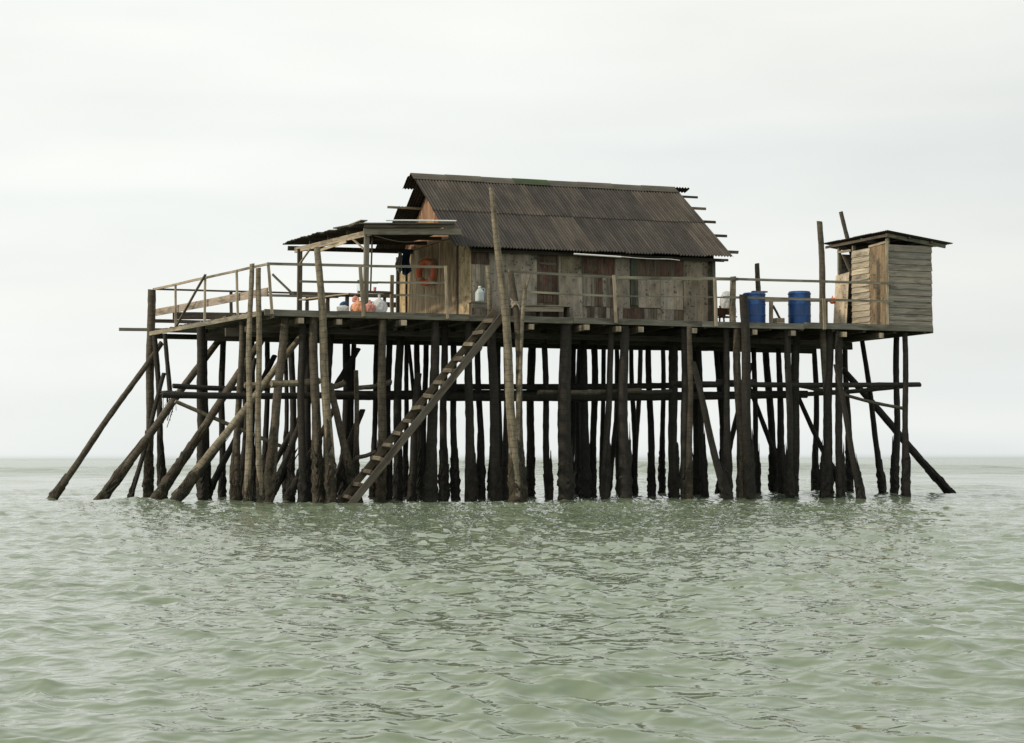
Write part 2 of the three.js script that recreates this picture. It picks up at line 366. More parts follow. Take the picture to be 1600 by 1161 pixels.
// a board from a to b (world or parent coordinates); h is its size along 'up', t its thickness
function bar(name, a, b, h, t, mat, parent, up = [0, 1, 0], warp = 0.004) {
  const A = V(a), B = V(b), x = B.clone().sub(A), l = x.length(); x.normalize();
  const u = V(up), z = x.clone().cross(u).normalize(), y = z.clone().cross(x).normalize();
  const m = mesh(name, board(l, h, t, warp), mat, parent);
  m.matrix.makeBasis(x, y, z); m.quaternion.setFromRotationMatrix(m.matrix);
  m.position.copy(A.add(B).multiplyScalar(0.5));
  return m;
}
// a round pole through points [x, y, z, r]; uneven, with swollen rings; uv in metres
function poleGeo(pts, o = {}) {
  const { seg = 12, step = 0.14, rough = 0.075, seed = Math.floor(rand() * 1e6), wob = 0.018, slant = 0 } = o;
  const c = new THREE.CatmullRomCurve3(pts.map((p) => new THREE.Vector3(p[0], p[1], p[2])), false, 'centripetal');
  const L = c.getLength(), n = Math.max(3, Math.round(L / step)), pos = [], uv = [], idx = [], q = rng(seed);
  const ph = [q() * 6, q() * 6, q() * 6, q() * 6];
  const rad = (t) => { const f = t * (pts.length - 1), i = Math.min(pts.length - 2, Math.floor(f)), k = f - i; return pts[i][3] * (1 - k) + pts[i + 1][3] * k; };
  const N = new THREE.Vector3(), B = new THREE.Vector3();
  const v0 = q() * 4, u0 = q();
  for (let j = 0; j <= n; j++) {
    const t = j / n, P = c.getPointAt(t), T = c.getTangentAt(t), s = t * L;
    N.set(1, 0, 0.3); if (Math.abs(T.x) > 0.85) N.set(0, 0, 1);
    B.copy(T).cross(N).normalize(); N.copy(B).cross(T).normalize();
    const bx = wob * Math.sin(s * 1.7 + ph[0]), bz = wob * Math.sin(s * 1.3 + ph[1]), rj = (q() - 0.5) * rough;
    const R = rad(t);
    for (let i = 0; i <= seg; i++) {
      const a = i / seg * Math.PI * 2, ii = i % seg;
      const r = R * (1 + rj + rough * 0.8 * Math.sin(a * 2 + ph[2] + s * 0.4) + rough * (hash(ii, j, seed) - 0.5));
      const e = j === n || j === 0 ? slant * R * Math.cos(a + ph[3]) : 0;
      pos.push(P.x + bx + (N.x * Math.cos(a) + B.x * Math.sin(a)) * r + T.x * e, P.y + (N.y * Math.cos(a) + B.y * Math.sin(a)) * r + T.y * e, P.z + bz + (N.z * Math.cos(a) + B.z * Math.sin(a)) * r + T.z * e);
      uv.push(u0 + a * R * 1.6, v0 + s);
      if (j < n && i < seg) { const k = j * (seg + 1) + i; idx.push(k, k + 1, k + seg + 1, k + 1, k + seg + 2, k + seg + 1); }
    }
  }
  for (const [j, flip] of [[0, 0], [n, 1]]) {                      // end caps
    const st = pos.length / 3, P = c.getPointAt(j / n);
    pos.push(P.x, P.y, P.z); uv.push(0.3, 0.3);
    for (let i = 0; i <= seg; i++) { const k = (j * (seg + 1) + i) * 3; pos.push(pos[k], pos[k + 1], pos[k + 2]); uv.push(0.3 + 0.08 * Math.cos(i / seg * 6.283), 0.3 + 0.02 * Math.sin(i / seg * 6.283)); }
    for (let i = 0; i < seg; i++) flip ? idx.push(st, st + 1 + i, st + 2 + i) : idx.push(st, st + 2 + i, st + 1 + i);
  }
  const g = new THREE.BufferGeometry();
  g.setAttribute('position', new THREE.Float32BufferAttribute(pos, 3)); g.setAttribute('uv', new THREE.Float32BufferAttribute(uv, 2));
  g.setIndex(idx); g.computeVertexNormals();
  // winding check: the normals must point outwards
  const nrm = g.attributes.normal, P0 = c.getPointAt(0.5), mid = Math.round(n / 2) * (seg + 1);
  const ox = pos[mid * 3] - P0.x, oy = pos[mid * 3 + 1] - P0.y, oz = pos[mid * 3 + 2] - P0.z;
  if (nrm.getX(mid) * ox + nrm.getY(mid) * oy + nrm.getZ(mid) * oz < 0) { const ix = g.index.array; for (let k = 0; k < ix.length; k += 3) { const s = ix[k]; ix[k] = ix[k + 1]; ix[k + 1] = s; } g.computeVertexNormals(); }
  return g;
}
// barnacle crust: a knobbly shell round the foot of a pole from y = lo up to an uneven edge near y = hi
function crustGeo(T, B, r0, r1, hi, o = {}) {
  const { seg = 18, seed = Math.floor(rand() * 1e6), lo = -0.45, thick = 0.035 } = o;
  const dir = [B[0] - T[0], B[1] - T[1], B[2] - T[2]], at = (y) => { const t = (y - T[1]) / dir[1]; return [T[0] + dir[0] * t, y, T[2] + dir[2] * t, r0 + (r1 - r0) * t]; };
  const A = V(T), D = V(B).sub(A).normalize();
  const N = new THREE.Vector3(1, 0, 0.2), Bn = D.clone().cross(N).normalize(); N.copy(Bn).cross(D).normalize();
  const slope = Math.abs(D.y), n = Math.max(10, Math.round((hi - lo) / slope / 0.034)), pos = [], uv = [], idx = [], q = rng(seed);
  const edge = []; for (let i = 0; i < seg; i++) edge.push(rr(-0.35, 0.3) + 0.15 * Math.sin(i * 1.1 + seed));
  const v0 = q() * 3;
  for (let j = 0; j <= n; j++) for (let i = 0; i <= seg; i++) {
    const ii = i % seg, f = j / n, top = hi + edge[ii], y = lo + (top - lo) * f, c = at(y), a = i / seg * Math.PI * 2;
    const lump = sstep(0.5, 0.85, vnoise(i / seg * 8, y * 12 + 50, 8, 4096, seed % 997)) * 1.5 + hash(ii, j, seed) * 0.5;
    const big = vnoise(i / seg * 3, y * 2.2 + 50, 3, 4096, seed % 499);
    const grow = sstep(0, 0.5, 1 - f);
    const r = c[3] + 0.002 - (1 - (1 - sstep(0.97, 1, f))) * 0.012 + (0.12 + 0.88 * grow) * thick * (lump * 1.05 + grow * big * 0.35);
    pos.push(c[0] + (N.x * Math.cos(a) + Bn.x * Math.sin(a)) * r, y + (N.y * Math.cos(a) + Bn.y * Math.sin(a)) * r, c[2] + (N.z * Math.cos(a) + Bn.z * Math.sin(a)) * r);
    uv.push(a * c[3], y / slope + v0);
    if (j < n && i < seg) { const k = j * (seg + 1) + i; idx.push(k, k + 1, k + seg + 1, k + 1, k + seg + 2, k + seg + 1); }
  }
  const g = new THREE.BufferGeometry();
  g.setAttribute('position', new THREE.Float32BufferAttribute(pos, 3)); g.setAttribute('uv', new THREE.Float32BufferAttribute(uv, 2));
  g.setIndex(idx); g.computeVertexNormals();
  const nr = g.attributes.normal, m = Math.round(n / 2) * (seg + 1), c = at(pos[m * 3 + 1]);
  if (nr.getX(m) * (pos[m * 3] - c[0]) + nr.getZ(m) * (pos[m * 3 + 2] - c[2]) < 0) { const ix = g.index.array; for (let k = 0; k < ix.length; k += 3) { const s = ix[k]; ix[k] = ix[k + 1]; ix[k + 1] = s; } g.computeVertexNormals(); }
  return g;
}
// corrugated sheet: ribs run along local y (down from 0 to -len), width along x, closed thin solid
function corrugated(w, len, pitch, amp, thick = 0.006, phase = 0, ragged = 0) {
  const nc = Math.round(w / pitch * 8), pos = [], uv = [], idx = [], ou = rand() * 4, ov = rand() * 4;
  const rows = 3;
  const edge = []; for (let i = 0; i <= nc; i++) edge.push(ragged * (hash(Math.floor(i / 9), 3, Math.floor(ou * 1000)) - 0.5));
  const sag = rr(-0.006, 0.006);
  for (const s of [1, -1]) for (let j = 0; j <= rows; j++) for (let i = 0; i <= nc; i++) {
    const x = i / nc * w, z = amp * Math.cos((x + phase) / pitch * Math.PI * 2) + s * thick / 2, y = -j / rows * (len + edge[i]);
    pos.push(x, y, z + sag * Math.sin(j / rows * Math.PI)); uv.push(x + ou, y + ov);
  }
  const S = (rows + 1) * (nc + 1), id = (s, j, i) => s * S + j * (nc + 1) + i;
  for (let j = 0; j < rows; j++) for (let i = 0; i < nc; i++) {
    idx.push(id(0, j, i), id(0, j + 1, i), id(0, j, i + 1), id(0, j, i + 1), id(0, j + 1, i), id(0, j + 1, i + 1));
    idx.push(id(1, j, i), id(1, j, i + 1), id(1, j + 1, i), id(1, j, i + 1), id(1, j + 1, i + 1), id(1, j + 1, i));
  }
  for (let i = 0; i < nc; i++) {
    idx.push(id(0, rows, i), id(1, rows, i), id(0, rows, i + 1), id(0, rows, i + 1), id(1, rows, i), id(1, rows, i + 1));
    idx.push(id(0, 0, i), id(0, 0, i + 1), id(1, 0, i), id(0, 0, i + 1), id(1, 0, i + 1), id(1, 0, i));
  }
  for (let j = 0; j < rows; j++) {
    idx.push(id(0, j, 0), id(1, j, 0), id(0, j + 1, 0), id(1, j, 0), id(1, j + 1, 0), id(0, j + 1, 0));
    idx.push(id(0, j, nc), id(0, j + 1, nc), id(1, j, nc), id(1, j, nc), id(0, j + 1, nc), id(1, j + 1, nc));
  }
  let g = new THREE.BufferGeometry();
  g.setAttribute('position', new THREE.Float32BufferAttribute(pos, 3)); g.setAttribute('uv', new THREE.Float32BufferAttribute(uv, 2));
  g.setIndex(idx); g.computeVertexNormals(); return g;
}
function tube(pts, r, seg = 6, n = 24) { return new THREE.TubeGeometry(new THREE.CatmullRomCurve3(pts.map(V)), n, r, seg); }
// crumpled bag
function bagGeo(w, h, d, seed, knot = true) {
  const g = new THREE.IcosahedronGeometry(1, 14), p = g.attributes.position;
  for (let i = 0; i < p.count; i++) {
    let x = p.getX(i), y = p.getY(i), z = p.getZ(i);
    const a = Math.atan2(z, x);
    const k = 1 + 0.16 * (vnoise(x * 2 + 9, y * 2 + z * 1.7 + 9, 64, 64, seed) - 0.5) * 2 + 0.09 * Math.abs(Math.sin(a * 5 + y * 3 + seed)) * 0.6 + 0.05 * (vnoise(x * 7 + 30, y * 7 + z * 6 + 30, 256, 256, seed + 3) - 0.5);
    x *= k; z *= k;
    if (knot && y > 0.35) { const t = (y - 0.35) / 0.65; const s = 1 - 0.75 * sstep(0, 0.6, t) + 0.35 * sstep(0.72, 1, t); x *= s; z *= s; y += 0.15 * t; }
    if (y < -0.6) y = -0.6 - (y + 0.6) * 0.1 * -1;
    p.setXYZ(i, x * w / 2, (y + 0.62) / 1.75 * h, z * d / 2);
  }
  g.computeVertexNormals(); return g;
}

// ---------- sea ----------
{
  const th = 21 * Math.PI / 180, f = [Math.sin(th), -Math.cos(th)], r = [Math.cos(th), Math.sin(th)], O = [-15.99, 44.53];
  const bs = [-400, -150, -60, -30, -15, -8, -4, -1, 1, 2.5, 4, 5]; let b = 5.3;
  while (b < 2600) { bs.push(b); b += Math.max(0.028, 0.0048 * b); }
  while (b < 9000) { bs.push(b); b *= 1.022; }
  const ap = [0]; let a = 0;
  while (a < 17) { a += 0.034 + 0.0052 * a; ap.push(a); }
  while (a < 9000) { a *= 1.065; ap.push(a); }
  const as = [...ap.slice(1).map((x) => -x).reverse(), ...ap];
  const q = rng(4242), comps = [];
  const NC = 110, NL = 14;
  for (let i = 0; i < NC; i++) {
    const lam = i < NC - NL ? 0.13 * Math.pow(2.4 / 0.13, (i + q()) / (NC - NL)) : 3.2 * Math.pow(14 / 3.2, (i - NC + NL + q()) / NL), k = 2 * Math.PI / lam;
    const g = (q() + q() + q() - 1.5) * 1.45, ang = -1.25 + g;      // mostly running towards the viewer and to the left
    const lg = Math.log(lam / 0.26), slope = (i < NC - NL ? 0.06 * Math.exp(-lg * lg / (lg > 0 ? 0.9 : 0.4)) : 0.0075) * (0.6 + 0.8 * q());
    comps.push([k * Math.cos(ang), k * Math.sin(ang), slope / k, q() * 6.283, lam, Math.cos(ang), Math.sin(ang)]);
  }
  const feet = [...PILES, ...BRACES].map((p) => { const t = p[1] / (p[1] - p[4]); return [p[0] + (p[3] - p[0]) * t, p[2] + (p[5] - p[2]) * t, p[7] + 0.02]; }).filter((p, i) => (i < PILES.length || BRACES[i - PILES.length][4] < 0));
  const na = as.length, nb = bs.length, pos = new Float32Array(na * nb * 3), uv = new Float32Array(na * nb * 2), idx = new Uint32Array((na - 1) * (nb - 1) * 6);
  for (let j = 0; j < nb; j++) {
    const db = j ? bs[j] - bs[j - 1] : 100;
    for (let i = 0; i < na; i++) {
      const da = i ? as[i] - as[i - 1] : as[1] - as[0], sp = Math.max(da, db * 0.1);
      const X = O[0] + r[0] * as[i] + f[0] * bs[j], Z = O[1] + r[1] * as[i] + f[1] * bs[j];
      let y = 0, dx = 0, dz = 0;
      // wind comes in gusts: patches of steeper and flatter water, drawn out along the crests
      const ca = as[i], cb = bs[j];
      const e1 = vnoise(ca / 1.1 + 5000, cb / 0.8 + 5000, 1e6, 1e6, 5), e2 = vnoise(ca / 9 + 5000, cb / 6.5 + 5000, 1e6, 1e6, 6), e3 = vnoise(ca / 60 + 5000, cb / 38 + 5000, 1e6, 1e6, 7);
      const env = 0.42 + 0.75 * e1 * e1 + 0.4 * e2 + 0.4 * e3;
      for (let c = NC - 1; c >= 0; c--) {
        const w = comps[c]; if (w[4] < sp * 2.2) break;
        const at = env * sstep(2.2, 4.5, w[4] / sp) * (w[4] > 2.5 ? 1 + 6 * sstep(70, 220, bs[j]) : 1), p = w[0] * X + w[1] * Z + w[3], A = w[2] * at;
        y += A * Math.cos(p); const s = A * Math.sin(p) * 0.95; dx -= w[5] * s; dz -= w[6] * s;
      }
      if (bs[j] > 40 && bs[j] < 66 && Math.abs(as[i]) < 16) for (const f0 of feet) {      // water lapping round the stilts
        const d = Math.hypot(X - f0[0], Z - f0[1]) - f0[2]; if (d > 0.9) continue;
        const q0 = Math.max(0, d); y += 0.035 * Math.exp(-q0 / 0.07) + 0.014 * Math.exp(-q0 / 0.28) * Math.cos(q0 * 30 + f0[0] * 9);
      }
      const k = j * na + i;
      pos[k * 3] = X + dx; pos[k * 3 + 1] = y; pos[k * 3 + 2] = Z + dz;
      uv[k * 2] = X; uv[k * 2 + 1] = Z;
    }
  }
  let e = 0; const cutAt = [58, 120, 1e9], cuts = [0]; let cut = 0;
  for (let j = 0; j < nb - 1; j++) { if (bs[j] > cutAt[cut]) { cuts.push(e); cut++; } for (let i = 0; i < na - 1; i++) { const k = j * na + i; idx[e++] = k; idx[e++] = k + 1; idx[e++] = k + na; idx[e++] = k + 1; idx[e++] = k + na + 1; idx[e++] = k + na; } }
  cuts.push(e);
  const g = new THREE.BufferGeometry();
  g.setAttribute('position', new THREE.BufferAttribute(pos, 3)); g.setAttribute('uv', new THREE.BufferAttribute(uv, 2));
  g.setIndex(new THREE.BufferAttribute(idx, 1)); g.computeVertexNormals();
  // fine ripples as relief: tile 9 m, waves 6 to 60 cm long
  const RN = 1024, T = 6.3, rip = new Float32Array(RN * RN), q2 = rng(31);
  const rc = [];
  for (let i = 0; i < 46; i++) {
    const lam = 0.055 * Math.pow(0.24 / 0.055, q2()), ang = -1.25 + (q2() + q2() - 1) * 1.5;
    rc.push([Math.round(T / lam * Math.cos(ang)), Math.round(T / lam * Math.sin(ang)), lam * (0.5 + q2()), q2() * 6.283]);
  }
  for (let j = 0; j < RN; j++) for (let i = 0; i < RN; i++) { let h = 0; for (const w of rc) h += w[2] * Math.cos(2 * Math.PI * (w[0] * i + w[1] * j) / RN + w[3]); rip[j * RN + i] = h; }
  let mn = 1e9, mx = -1e9; for (const h of rip) { if (h < mn) mn = h; if (h > mx) mx = h; }
  const fd = new Float32Array(RN * RN * 4); for (let k = 0; k < RN * RN; k++) { const h = (rip[k] - mn) / (mx - mn); fd[k * 4] = fd[k * 4 + 1] = fd[k * 4 + 2] = h; fd[k * 4 + 3] = 1; }
  const bump = new THREE.DataTexture(fd, RN, RN, THREE.RGBAFormat, THREE.FloatType);
  bump.wrapS = bump.wrapT = THREE.RepeatWrapping; bump.magFilter = bump.minFilter = THREE.LinearFilter; bump.repeat.set(1 / T, 1 / T); bump.needsUpdate = true;
  const water = new THREE.MeshPhysicalMaterial({ color: lin(0.15, 0.19, 0.122), roughness: 0.05, ior: 1.33, bumpMap: bump, bumpScale: 0.016 });
  // beyond some distance the small waves are finer than the mesh: there they are roughness instead
  const nrm = g.attributes.normal;
  [['sea', 0.05, 'choppy pale green sea in front of and under the platform'], ['middle_sea', 0.09, 'pale grey green strip of sea behind the platform'], ['far_sea', 0.17, 'pale far sea reaching the horizon']].forEach(([n, ro, label], i) => {
    const gi = new THREE.BufferGeometry(), ix = idx.subarray(cuts[i], cuts[i + 1]);
    let lo = Infinity, hi = 0; for (const k of ix) { if (k < lo) lo = k; if (k > hi) hi = k; }
    gi.setAttribute('position', new THREE.BufferAttribute(pos.slice(lo * 3, (hi + 1) * 3), 3)); gi.setAttribute('uv', new THREE.BufferAttribute(uv.slice(lo * 2, (hi + 1) * 2), 2));
    gi.setAttribute('normal', new THREE.BufferAttribute(nrm.array.slice(lo * 3, (hi + 1) * 3), 3));
    gi.setIndex(new THREE.BufferAttribute(ix.map((k) => k - lo), 1));
    const wm = water.clone(); wm.roughness = ro;
    const m = mesh(n, gi, wm, scene); m.userData = { kind: 'structure', label, category: 'sea' };
  });
}

// ---------- stilt platform ----------
const DECK = 4.62;
const leftX = (z) => -5.15 + 0.135 * z;                 // the splayed left edge
const backZ = (x) => (x < 8.2 ? -8.5 : -4.8);
const plat = thing('stilt_platform', 'long weathered timber platform on a thicket of barnacled palm trunk stilts', 'platform');
// deck boards run along x
for (let i = 0; i < 48; i++) {
  const z = -0.06 - 0.178 * i - 0.085; if (z < -8.55) break;
  const xe = z > -4.8 ? 13.32 : 8.2; let x = leftX(z) - rr(-0.05, 0.12);
  while (x < xe - 0.1) {
    let x2 = Math.min(xe + rr(-0.03, 0.05), x + rr(3.2, 4.6)); if (xe - x2 < 1.2) x2 = xe + rr(-0.03, 0.05);
    bar('deck_board', [x + 0.004, DECK - 0.02 + rr(-0.004, 0.004), z], [x2 - 0.004, DECK - 0.02 + rr(-0.004, 0.004), z], 0.038, 0.168, pick(M.deck), plat);
    x = x2;
  }
}
// joists along z under the boards, and heavier cap beams whose sawn ends stick out at the front
for (let x = -4.9; x < 13.2; x += 0.95) {
  let zb = backZ(x) + 0.05; if (x < -5.2) continue;
  bar('joist', [x, 4.505, -0.06], [x + rr(-0.04, 0.04), 4.505, zb], 0.145, 0.075, pick(M.dark), plat);
}
for (const [x, l, out] of [[-4.33, 3.2, 0.12], [-3.37, 2.6, 0.06], [-1.82, 3.4, 0.3], [1.6, 2.8, 0.05], [2.98, 3.4, 0.34], [3.97, 2.4, 0.08], [4.6, 2.6, 0.06], [6.09, 3.2, 0.12], [7.85, 3.2, 0.1], [8.99, 3.0, 0.1], [10.52, 3.0, 0.12], [11.7, 2.8, 0.06]]) {
  const b = bar('cap_beam', [x, 4.355, out], [x, 4.355, -l], 0.14, 0.15, pick(M.dark), plat);
  const e = bar('sawn_end', [x, 4.355, out + 0.012], [x, 4.355, out + 0.001], 0.128, 0.136, pick(M.pale), plat);
}
for (const z of [-1.05, -2.15, -4.25]) for (const [x0, x1] of [[-5.4, -0.3], [-0.35, 4.4], [4.3, 8.7], [8.6, z > -2 ? 11.2 : 12.1]]) bar('girder', [x0 + (z < -2 ? z * 0.12 : 0) * (x0 < -5), 4.2 + rr(-0.02, 0.02), z + rr(-0.04, 0.04)], [x1, 4.2 + rr(-0.02, 0.02), z + rr(-0.04, 0.04)], z > -2 ? 0.13 : 0.2, 0.13, M.dark[1], plat);
for (const [x0, x1] of [[-6.2, -1.5], [-1.55, 3.2], [3.15, 8.1]]) bar('girder', [x0, 4.46, -8.35], [x1, 4.46, -8.35], 0.14, 0.12, pick(M.dark), plat);
// edge boards
for (const [x0, x1, y, h] of [[-5.2, -3.4, 4.545, 0.15], [-3.4, -0.05, 4.545, 0.16], [-0.05, 2.75, 4.54, 0.15], [2.75, 6.35, 4.545, 0.15], [6.35, 9.35, 4.54, 0.15], [9.35, 13.34, 4.575, 0.16]]) bar('edge_board', [x0 + 0.004, y + rr(-0.006, 0.006), 0.02], [x1 - 0.004, y + rr(-0.006, 0.006), 0.02], h, 0.04, pick(M.fascia), plat);
for (const [z0, z1] of [[-0.1, -3.1], [-3.1, -5.6], [-5.6, -8.45]]) bar('edge_board', [leftX(z0) - 0.13, 4.515, z0], [leftX(z1) - 0.13, 4.52, z1], 0.11, 0.04, pick(M.grey), plat);
bar('edge_board', [13.35, 4.52, 0], [13.35, 4.52, -4.8], 0.13, 0.04, M.dark[2], plat);
bar('projecting_beam', [-7.22, 4.63, -8.4], [-5.6, 4.64, -8.4], 0.085, 0.09, M.grey[1], plat);
bar('projecting_board', [12.9, 4.66, -0.75], [13.62, 4.66, -0.72], 0.03, 0.2, M.grey[1], plat);
// piles, braces and cross logs
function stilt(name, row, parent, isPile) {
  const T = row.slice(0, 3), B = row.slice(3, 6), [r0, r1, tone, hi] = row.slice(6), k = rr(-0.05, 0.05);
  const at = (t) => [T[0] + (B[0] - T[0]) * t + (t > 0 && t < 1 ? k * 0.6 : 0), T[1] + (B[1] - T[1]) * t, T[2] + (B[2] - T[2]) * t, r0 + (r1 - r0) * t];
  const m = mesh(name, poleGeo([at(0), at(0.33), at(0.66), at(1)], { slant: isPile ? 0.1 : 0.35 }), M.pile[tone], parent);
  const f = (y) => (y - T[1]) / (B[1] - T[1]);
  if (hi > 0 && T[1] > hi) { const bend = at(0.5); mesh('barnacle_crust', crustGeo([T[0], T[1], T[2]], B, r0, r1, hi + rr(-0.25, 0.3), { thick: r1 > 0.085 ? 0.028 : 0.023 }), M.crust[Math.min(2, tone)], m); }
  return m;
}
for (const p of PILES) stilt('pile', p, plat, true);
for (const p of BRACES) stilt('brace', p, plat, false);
for (const l of LOGS) mesh('cross_log', poleGeo([[...l.slice(0, 3), l[6]], [(l[0] + l[3]) / 2, (l[1] + l[4]) / 2 - 0.03, (l[2] + l[5]) / 2, (l[6] + l[7]) / 2], [...l.slice(3, 6), l[7]]], { slant: 0.2, seg: 11 }), M.pile[l[8]], plat);
mesh('hanger', poleGeo([[-6.296, 4.42, -6.6, 0.058], [-6.22, 3.7, -6.6, 0.062], [-6.149, 2.85, -6.6, 0.068]]), M.pile[1], plat);

// ---------- free standing poles ----------
function freePole(label, pts, tone, crust, o = {}) {
  const b = pts[pts.length - 1], base = [b[0], Math.max(0, b[1]), b[2]];
  const t = thing('mooring_pole', label, 'pole', base);
  const q = pts.map((p) => [p[0] - base[0], p[1] - base[1], p[2] - base[2], p[3]]);
  const s = mesh('shaft', poleGeo(q, { slant: 0.15, seg: 14, step: 0.12, ...o }), M.pile[tone], t);
  if (crust) { const a = q[q.length - 2], c = q[q.length - 1]; mesh('barnacle_crust', crustGeo(a.slice(0, 3), c.slice(0, 3), a[3], c[3], crust, { thick: 0.03 }), M.crust[Math.min(2, tone)], t); }
  return t;
}
freePole('tall grey pole at the left corner of the platform, left one of a close pair', [[-5.575, 5.663, 0.25, 0.06], [-5.603, 3.428, 0.25, 0.071], [-5.643, -0.9, 0.25, 0.079]], 3, 0.7);
freePole('grey pole at the left corner of the platform, right one of a close pair', [[-5.414, 5.554, 0.35, 0.06], [-5.409, 2.825, 0.35, 0.064], [-5.35, -0.9, 0.35, 0.071]], 3, 0.9);
freePole('thick ringed pole rising in front of the porch to its eave', [[-3.968, 6.103, 0.25, 0.076], [-3.853, 4.529, 0.25, 0.092], [-3.753, 2.85, 0.25, 0.099], [-3.549, -0.9, 0.25, 0.114]], 3, 1.7);
freePole('tallest leaning pole beside the ladder, its tip in front of the roof', [[0.134, 7.637, 1.1, 0.058], [0.462, 4.891, 1.1, 0.093], [0.657, 2.254, 1.1, 0.116], [0.816, -0.9, 1.1, 0.147]], 3, 1.2);
const pm = freePole('stout pole at the head of the ladder carrying the end of the handrail', [[0.931, 5.688, 0.4, 0.075], [1.048, 4.804, 0.4, 0.079], [1.13, 2.906, 0.4, 0.083], [1.212, -0.9, 0.4, 0.102]], 2, 1.2);
const pc = freePole('crooked thin pole with a forked top right of the ladder', [[1.205, 5.33, 0.65, 0.05], [1.206, 5.231, 0.65, 0.043], [1.154, 4.788, 0.65, 0.059], [1.05, 3.053, 0.65, 0.079], [0.912, -0.9, 0.65, 0.109]], 3, 1.4);
for (const s of [-1, 1]) mesh('fork', poleGeo([[0.295, 5.28, 0, 0.035], [0.30 + s * 0.045, 5.46, s * 0.02, 0.026], [0.31 + s * 0.08, 5.6, s * 0.03, 0.012]], { seg: 8, step: 0.06 }), M.pile[3], pc);
// rope lashing round the stout pole
for (let k = 0; k < 3; k++) { const g = new THREE.TorusGeometry(0.098, 0.012, 6, 18); g.rotateX(Math.PI / 2 + rr(-0.15, 0.15)); mesh('rope_turn', g, M.rope, pm, [1.035 - 1.212, 4.86 + k * 0.035, 0]); }
for (const s of [[-0.16, 0.1], [-0.12, -0.12], [0.09, -0.16]]) mesh('rope_end', tube([[-0.2, 4.9, 0.1], [-0.2 + s[0] * 0.6, 4.9 + s[1] * 0.4, 0.14], [-0.2 + s[0], 4.9 + s[1], 0.12]], 0.014), M.rope, pm);
function deckPole(label, pts, tone) { const b = pts[pts.length - 1]; const t = thing('post', label, 'post', b.slice(0, 3)); mesh('shaft', poleGeo(pts.map((p) => [p[0] - b[0], p[1] - b[1], p[2] - b[2], p[3]]), { slant: 0.15, seg: 14, step: 0.1 }), M.pile[tone], t); return t; }
deckPole('pole stump standing on the deck edge beside the white jug', [[0.435, 5.828, 0.1, 0.055], [0.46, 5.2, 0.1, 0.06], [0.492, DECK, -0.05, 0.063]], 3);
deckPole('round post rising behind the left blue barrel', [[10.431, 6.683, -4.5, 0.074], [10.46, 5.7, -4.5, 0.077], [10.49, DECK, -4.5, 0.08]], 2);
deckPole('thin pole leaning up behind the outhouse roof', [[12.28, 8.082, -2.95, 0.062], [12.76, 6.5, -2.98, 0.068], [13.28, DECK, -3.0, 0.073]], 2);
freePole('tall straight pole left of the outhouse, through the handrail', [[10.067, 7.408, -0.35, 0.081], [10.16, 4.728, -0.35, 0.094], [10.223, 2.365, -0.35, 0.094], [10.32, -0.9, -0.35, 0.102]], 2, 1.3);

// ---------- railings ----------
{
  const t = thing('railing', 'thin wooden railing along the front edge left of the ladder', 'railing', [-5.1, DECK, 0.03]), o = [-5.1, DECK, 0.03];
  const B = (n, a, b, h, w, m) => bar(n, sub(a, o), sub(b, o), h, w, m, t);
  B('rail', [-5.14, 5.70, 0.03], [-2.6, 5.735, 0.03], 0.065, 0.035, M.rail[0]);
  B('rail', [-2.62, 5.732, 0.03], [-0.6, 5.775, 0.03], 0.06, 0.035, M.rail[1]);
  B('rail', [-4.35, 5.30, 0.03], [-2.4, 5.335, 0.03], 0.055, 0.03, M.rail[1]);
  B('rail', [-2.42, 5.34, 0.03], [-0.6, 5.385, 0.03], 0.05, 0.03, M.rail[0]);
  B('rail', [-1.95, 5.05, 0.03], [-0.6, 5.065, 0.03], 0.05, 0.03, M.rail[1]);
  const P = (a, b, w, m) => bar('post', sub(a, o), sub(b, o), w, 0.045, m, t, [1, 0, 0]);
  P([-5.12, 5.72, 0.06], [-5.02, 4.5, 0.06], 0.065, M.pale[1]);
  P([-2.85, 5.72, 0.07], [-2.76, 4.5, 0.07], 0.085, M.grey[2]);
  P([-0.68, 5.8, 0.07], [-0.62, 4.5, 0.07], 0.06, M.pale[1]);
  P([-5.02, 5.45, 0.07], [-4.5, 4.98, 0.05], 0.05, M.grey[1]);
}
{
  const o = [3.87, DECK, 0.03], t = thing('railing', 'long two-rail wooden railing in front of the house wall and barrels', 'railing', o);
  const B = (n, a, b, h, w, m) => bar(n, sub(a, o), sub(b, o), h, w, m, t);
  B('rail', [0.9, 5.70, 0.3], [3.9, 5.665, 0.04], 0.06, 0.04, M.rail[1]);
  B('rail', [3.85, 5.66, 0.03], [7.4, 5.735, 0.03], 0.08, 0.045, M.rail[1]);
  B('rail', [7.38, 5.735, 0.03], [12.1, 5.77, 0.03], 0.065, 0.04, M.rail[0]);
  B('rail', [1.25, 5.23, 0.1], [3.9, 5.185, 0.03], 0.055, 0.035, M.rail[0]);
  B('rail', [3.86, 5.19, 0.03], [7.0, 5.25, 0.03], 0.035, 0.03, M.rail[1]);
  B('rail', [6.98, 5.255, 0.03], [12.1, 5.285, 0.03], 0.06, 0.035, M.rail[0]);
  const P = (a, b, w, m) => bar('post', sub(a, o), sub(b, o), w, 0.05, m, t, [1, 0, 0]);
  P([3.84, 5.72, 0.075], [3.9, 4.5, 0.075], 0.07, M.pale[1]);
  P([6.71, 5.72, 0.075], [6.74, 4.48, 0.075], 0.075, M.pale[1]);
  P([9.93, 5.3, 0.075], [9.95, 4.48, 0.075], 0.08, M.grey[2]);
  mesh('round_post', poleGeo([[7.287 - 3.87, 1.19, -0.09, 0.075], [7.29 - 3.87, 0.6, -0.09, 0.079], [7.306 - 3.87, 0, -0.09, 0.083]], { slant: 0.1, step: 0.1 }), M.pile[3], t);
}
